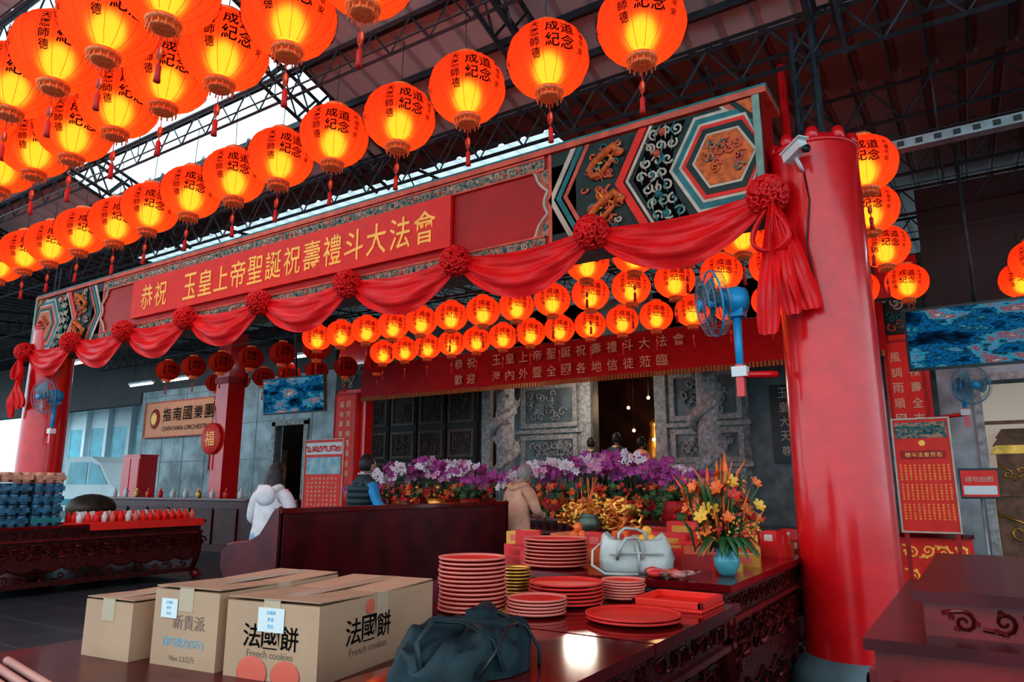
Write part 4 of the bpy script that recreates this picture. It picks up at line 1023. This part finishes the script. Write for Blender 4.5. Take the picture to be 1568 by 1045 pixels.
# ---------------------------------------------------------------- people
SKIN=mat('skin',(.55,.32,.22),.55,var=.06); HAIRB=mat('hair_black',(.012,.010,.010),.4,var=.3,scale=60,bump=.3,bscale=120); HAIRG=mat('hair_grey',(.30,.29,.28),.5,var=.3,scale=60,bump=.4,bscale=120)
def person(name,loc,rz,h,top,bot,hair,sleeve=None,vest=False,longhair=False,hood=False,lean=0.0,arms=None,headturn=0.0,headbow=0.0,fat=1.0,shoe=BLK):
    e=empty(name,loc,rz); s=h/1.62
    J={'pel':(0,0,.93,.150,.115),'wai':(0,.0+lean*.15,1.06,.140,.11),'che':(0,lean*.35,1.24,.160,.12),'nb':(0,lean*.5,1.37,.085,.08),'nk':(0,lean*.55+.01,1.45,.052,.055)}
    A=arms or {'l':((-.23,-.02,1.08),(-.20,.16,.93)),'r':((.23,-.02,1.08),(.20,.16,.93))}
    E=[('pel','wai'),('wai','che'),('che','nb'),('nb','nk')]
    for k,sx in (('l',-1),('r',1)):
        J['sh'+k]=(sx*.165,lean*.45,1.325,.068,.068); J['el'+k]=(*A[k][0],.050,.050); J['wr'+k]=(*A[k][1],.034,.034)
        J['hi'+k]=(sx*.085,0,.84,.10,.10); J['kn'+k]=(sx*.10,.02,.47,.066,.066); J['an'+k]=(sx*.10,-.01,.09,.046,.046); J['to'+k]=(sx*.115,.13,.045,.042,.036)
        E+=[('nb','sh'+k),('sh'+k,'el'+k),('el'+k,'wr'+k),('pel','hi'+k),('hi'+k,'kn'+k),('kn'+k,'an'+k),('an'+k,'to'+k)]
    names=list(J); me=D.meshes.new('b'); me.from_pydata([Vector(J[n][:3]) for n in names],[(names.index(a),names.index(b)) for a,b in E],[])
    o=D.objects.new('b',me); C.collection.objects.link(o); sk=o.modifiers.new('s','SKIN'); sk.use_smooth_shade=True
    for i,n in enumerate(names):
        v=me.skin_vertices[0].data[i]; f=fat if n in('pel','wai','che','shl','shr','ell','elr') else 1; v.radius=(J[n][3]*f,J[n][4]*f); v.use_root=(n=='pel')
    sb=o.modifiers.new('ss','SUBSURF'); sb.levels=2; sb.render_levels=2
    C.view_layer.update(); dg=C.evaluated_depsgraph_get(); bm=D.meshes.new_from_object(o.evaluated_get(dg)); D.objects.remove(o)
    ml=[top,bot,SKIN,sleeve or top,shoe]; bm.materials.clear()
    for m in ml: bm.materials.append(m)
    segs=[(Vector(J[a][:3]),Vector(J[b][:3]),a,b) for a,b in E]
    for p in bm.polygons:
        c=p.center; best=None
        for a,b,na,nb in segs:
            t=max(0,min(1,(c-a).dot(b-a)/max(1e-6,(b-a).length_squared))); d=(c-(a+(b-a)*t)).length
            if best is None or d<best[0]: best=(d,na,nb,t)
        _,na,nb,t=best
        if nb=='nk': mi=2 if t>.35 else 0
        elif nb[:2] in('el','wr'): mi=3
        elif nb[:2] in('kn','an','hi'): mi=1
        elif nb[:2]=='to': mi=4
        else: mi=0
        if c.z<.86 and mi==0: mi=1
        p.material_index=mi; p.use_smooth=True
    b=D.objects.new('body',bm); C.collection.objects.link(b); b.parent=e; b.scale=(s,s,s)
    hc=Vector((0,lean*.55+.03+headbow*.06,1.565-headbow*.03)); HM=Matrix.Translation(hc)@Matrix.Rotation(headturn,4,'Z')@Matrix.Rotation(-headbow*.6,4,'X')
    mb=MB(); K=14;n=24;vs=[];fs=[]
    for j in range(K+1):
        a=-pi/2+pi*j/K
        for i in range(n):
            g=2*pi*i/n; x=.074*math.cos(a)*math.cos(g); y=.092*math.cos(a)*math.sin(g); z=.115*math.sin(a)
            if z<0: x*=1+z*1.8; y*=1+z*1.2
            if math.sin(g)>.5 and z<0: y+=.01*math.cos(a)
            if abs(math.cos(g))<.2 and math.sin(g)>0 and -.04<z<.01: y+=.012
            vs.append((x,y,z))
    for j in range(K):
        for i in range(n): k=(i+1)%n; fs.append((j*n+i,j*n+k,(j+1)*n+k,(j+1)*n+i))
    mb.add(vs,fs,SKIN,True,HM)
    mb.tube([(0,.088,.015),(0,.104,-.015),(0,.098,-.028)],[.007,.011,.010],SKIN,6,M=HM)
    for sx in(-1,1):
        mb.sph((sx*.028,.082,.012),.011,WHITE,8,HM); mb.sph((sx*.028,.091,.012),.005,BLK,6,HM)
        mb.tube([(sx*.014,.09,.034),(sx*.03,.09,.038),(sx*.045,.080,.033)],.003,hair,4,M=HM)
        mb.sph((sx*.073,-.005,-.005),.022,SKIN,8,HM,sc=(.4,.8,1.2))
    mb.tube([(-.022,.083,-.055),(0,.090,-.053),(.022,.083,-.055)],[.003,.006,.003],mat('lips',(.45,.12,.10),.5),5,M=HM)
    vs=[];fs=[]
    for j in range(K+1):
        a=-pi/2+pi*j/K
        for i in range(n):
            g=2*pi*i/n; q=1.12+.03*math.sin(7*g+3*a)
            vs.append((.076*q*math.cos(a)*math.cos(g),.095*q*math.cos(a)*math.sin(g)-.006,.120*math.sin(a)*1.04))
    for j in range(K):
        zc=math.sin(-pi/2+pi*(j+.5)/K)
        for i in range(n):
            k=(i+1)%n; g=2*pi*(i+.5)/n; front=math.sin(g)
            lim=-.55 if front<.1 else (-.1 if front<.45 else .50)
            if zc>lim: fs.append((j*n+i,j*n+k,(j+1)*n+k,(j+1)*n+i))
    mb.add(vs,fs,hair,True,HM)
    if longhair:
        mb.lathe([(.082,.03),(.092,-.03),(.098,-.10),(.095,-.17),(.07,-.215),(.02,-.225)],20,hair,HM@TR(0,-.028,0),sy=.78,mod=lambda a,z:(1+.05*math.sin(9*a)))
    h_=mb.obj('head',parent=e); h_.scale=(s,s,s)
    if hood:
        mb=MB(); yb=lean*.5
        mb.tube([(.10*math.cos(t),yb-.035+.085*math.sin(t),1.395+.02*math.cos(2*t)) for t in [2*pi*i/20 for i in range(20)]],.036,top,8,closed=True)
        if hood==2: mb.lathe([(.215,.80),(.205,.86),(.19,.95),(.185,1.05)],24,top,TR(0,lean*.1,0),sy=.78,cap=False,mod=lambda a,z:1+.02*math.sin(7*a))
        else: mb.sph((0,yb-.13,1.34),.105,top,14,sc=(1.05,.55,1.0))
        o2=mb.obj('hood' if hood!=2 else 'coat_collar_and_hem',parent=e); o2.scale=(s,s,s)
    if vest:
        mb=MB(); yb=lean*.4
        for k,z in enumerate((.93,1.0,1.07,1.14,1.21,1.28)):
            w=.185+.006*k
            mb.lathe([(w*.95,-.035),(w*1.02,-.015),(w*1.03,.015),(w*.95,.035)],24,top,TR(0,yb*(z-.9)*2.2,z),sy=.78)
        mb.lathe([(.13,-.04),(.10,.03),(.085,.07),(.07,.075)],20,top,TR(0,yb+.0,1.37),sy=.9)
        o2=mb.obj('padded_vest',parent=e); o2.scale=(s,s,s)
    for k,sx in (('l',-1),('r',1)):
        mb=MB(); w=Vector(A[k][1]); el=Vector(A[k][0]); d=(w-el).normalized()
        side=d.cross(Vector((0,0,1))); side=side.normalized() if side.length>.1 else Vector((1,0,0)); nr=side.cross(d).normalized()
        mb.tube([w-d*.05,w-d*.01],[.044,.046],sleeve or top,10)
        mb.tube([w-d*.01,w+d*.03,w+d*.07,w+d*.09],[.026,.034,.038,.030],SKIN,8,flat=.5)
        for i,(off,l) in enumerate(((-.028,.062),(-.010,.074),(.009,.070),(.027,.054))):
            b0=w+d*.082+side*off; mb.tube([b0,b0+d*l*.4-nr*.004,b0+d*l*.72-nr*.016,b0+d*l*.92-nr*.034],[.0095,.009,.008,.006],SKIN,6)
        t0=w+d*.03-side*sx*.03; mb.tube([t0,t0+d*.025-side*sx*.025-nr*.008,t0+d*.055-side*sx*.03-nr*.02],[.012,.010,.007],SKIN,6)
        o2=mb.obj('hand_'+k,parent=e); o2.scale=(s,s,s)
    return e
HOODY=mat('hoodie_white',(.66,.63,.66),.8,var=.08,scale=10,bump=.4,bscale=10); JEAN=mat('jeans_pale_blue',(.25,.38,.50),.8,var=.15); NVT=mat('vest_dark_teal',(.02,.045,.055),.6,var=.2); BLS=mat('sleeve_blue',(.02,.28,.58),.6,var=.15)
PCH=mat('coat_peach',(.68,.38,.27),.9,var=.14,scale=7,bump=.6,bscale=9,spec=.1); DRK=mat('trousers_dark',(.03,.04,.06),.8)
person('woman_in_white_hoodie',(-5.42,4.32,0),.35,1.47,HOODY,JEAN,HAIRB,longhair=True,hood=True,lean=.12,headbow=.5,fat=1.12,arms={'l':((-.24,.08,1.10),(-.12,.26,1.04)),'r':((.24,.08,1.10),(.12,.26,1.04))})
person('man_in_padded_vest',(-6.0,6.05,0),-.25,1.60,NVT,DRK,HAIRB,sleeve=BLS,vest=True,lean=.1,fat=1.15,arms={'l':((-.25,.06,1.12),(-.15,.30,1.05)),'r':((.30,.05,1.10),(.40,.26,.98))})
person('elderly_woman_in_beige_coat',(-4.33,6.72,0),-.2,1.50,PCH,DRK,HAIRG,hood=2,lean=.2,headbow=.6,fat=1.18,arms={'l':((-.25,.12,1.10),(-.12,.36,1.05)),'r':((.25,.12,1.10),(.12,.36,1.05))})
person('worshipper_in_dark_coat',(-5.95,12.9,.6),0,1.66,NVT,DRK,HAIRB,fat=1.1)
person('worshipper_in_black_jacket',(-6.6,13.1,.6),.2,1.60,DRK,DRK,HAIRB)
person('worshipper_in_orange_jacket',(-5.35,12.7,.6),-.3,1.55,PEACH,DRK,HAIRB)
# ---------------------------------------------------------------- platform
mb=MB(); mb.bb(-13.4,-.46,12.0,18.0,0,.6,STONES); mb.bb(-13.4,-1.1,11.78,12.0,0,.4,STONEC); mb.obj('raised_stone_platform')
# ---------------------------------------------------------------- light
w=D.worlds.new('world'); C.scene.world=w; w.use_nodes=True; nt=w.node_tree
bg=nt.nodes['Background']; tc=nt.nodes.new('ShaderNodeTexCoord'); sp=nt.nodes.new('ShaderNodeSeparateXYZ'); r=nt.nodes.new('ShaderNodeValToRGB')
nt.links.new(tc.outputs['Generated'],sp.inputs[0]); nt.links.new(sp.outputs[2],r.inputs[0]); nt.links.new(r.outputs[0],bg.inputs[0])
r.color_ramp.elements[0].color=(.56,.82,.94,1); r.color_ramp.elements[1].color=(.78,.94,1,1); r.color_ramp.elements[1].position=.7
bg.inputs[1].default_value=2.1
def light(kind,name,loc,en,col,size=.3):
    l=D.lights.new(name,kind); l.energy=en; l.color=col; l.shadow_soft_size=size
    o=D.objects.new(name,l); C.collection.objects.link(o); o.location=loc; return o
light('POINT','sanctum_lamp',(-6.2,15.6,3.2),35,(1,.6,.3))
light('POINT','hall_lamp',(-6.5,12.3,3.1),40,(1,.85,.7))
# ---------------------------------------------------------------- camera
cam=D.cameras.new('camera'); cam.lens=25.03; cam.sensor_width=36; cam.clip_start=.05; cam.clip_end=300
co=D.objects.new('camera',cam); C.collection.objects.link(co); co.location=(0,0,1.3)
co.rotation_euler=(math.radians(101.5),0,math.radians(33)); C.scene.camera=co
C.scene.view_settings.view_transform='Standard'
for lk in ('Medium High Contrast','Standard - Medium High Contrast'):
    try: C.scene.view_settings.look=lk; break
    except Exception: pass
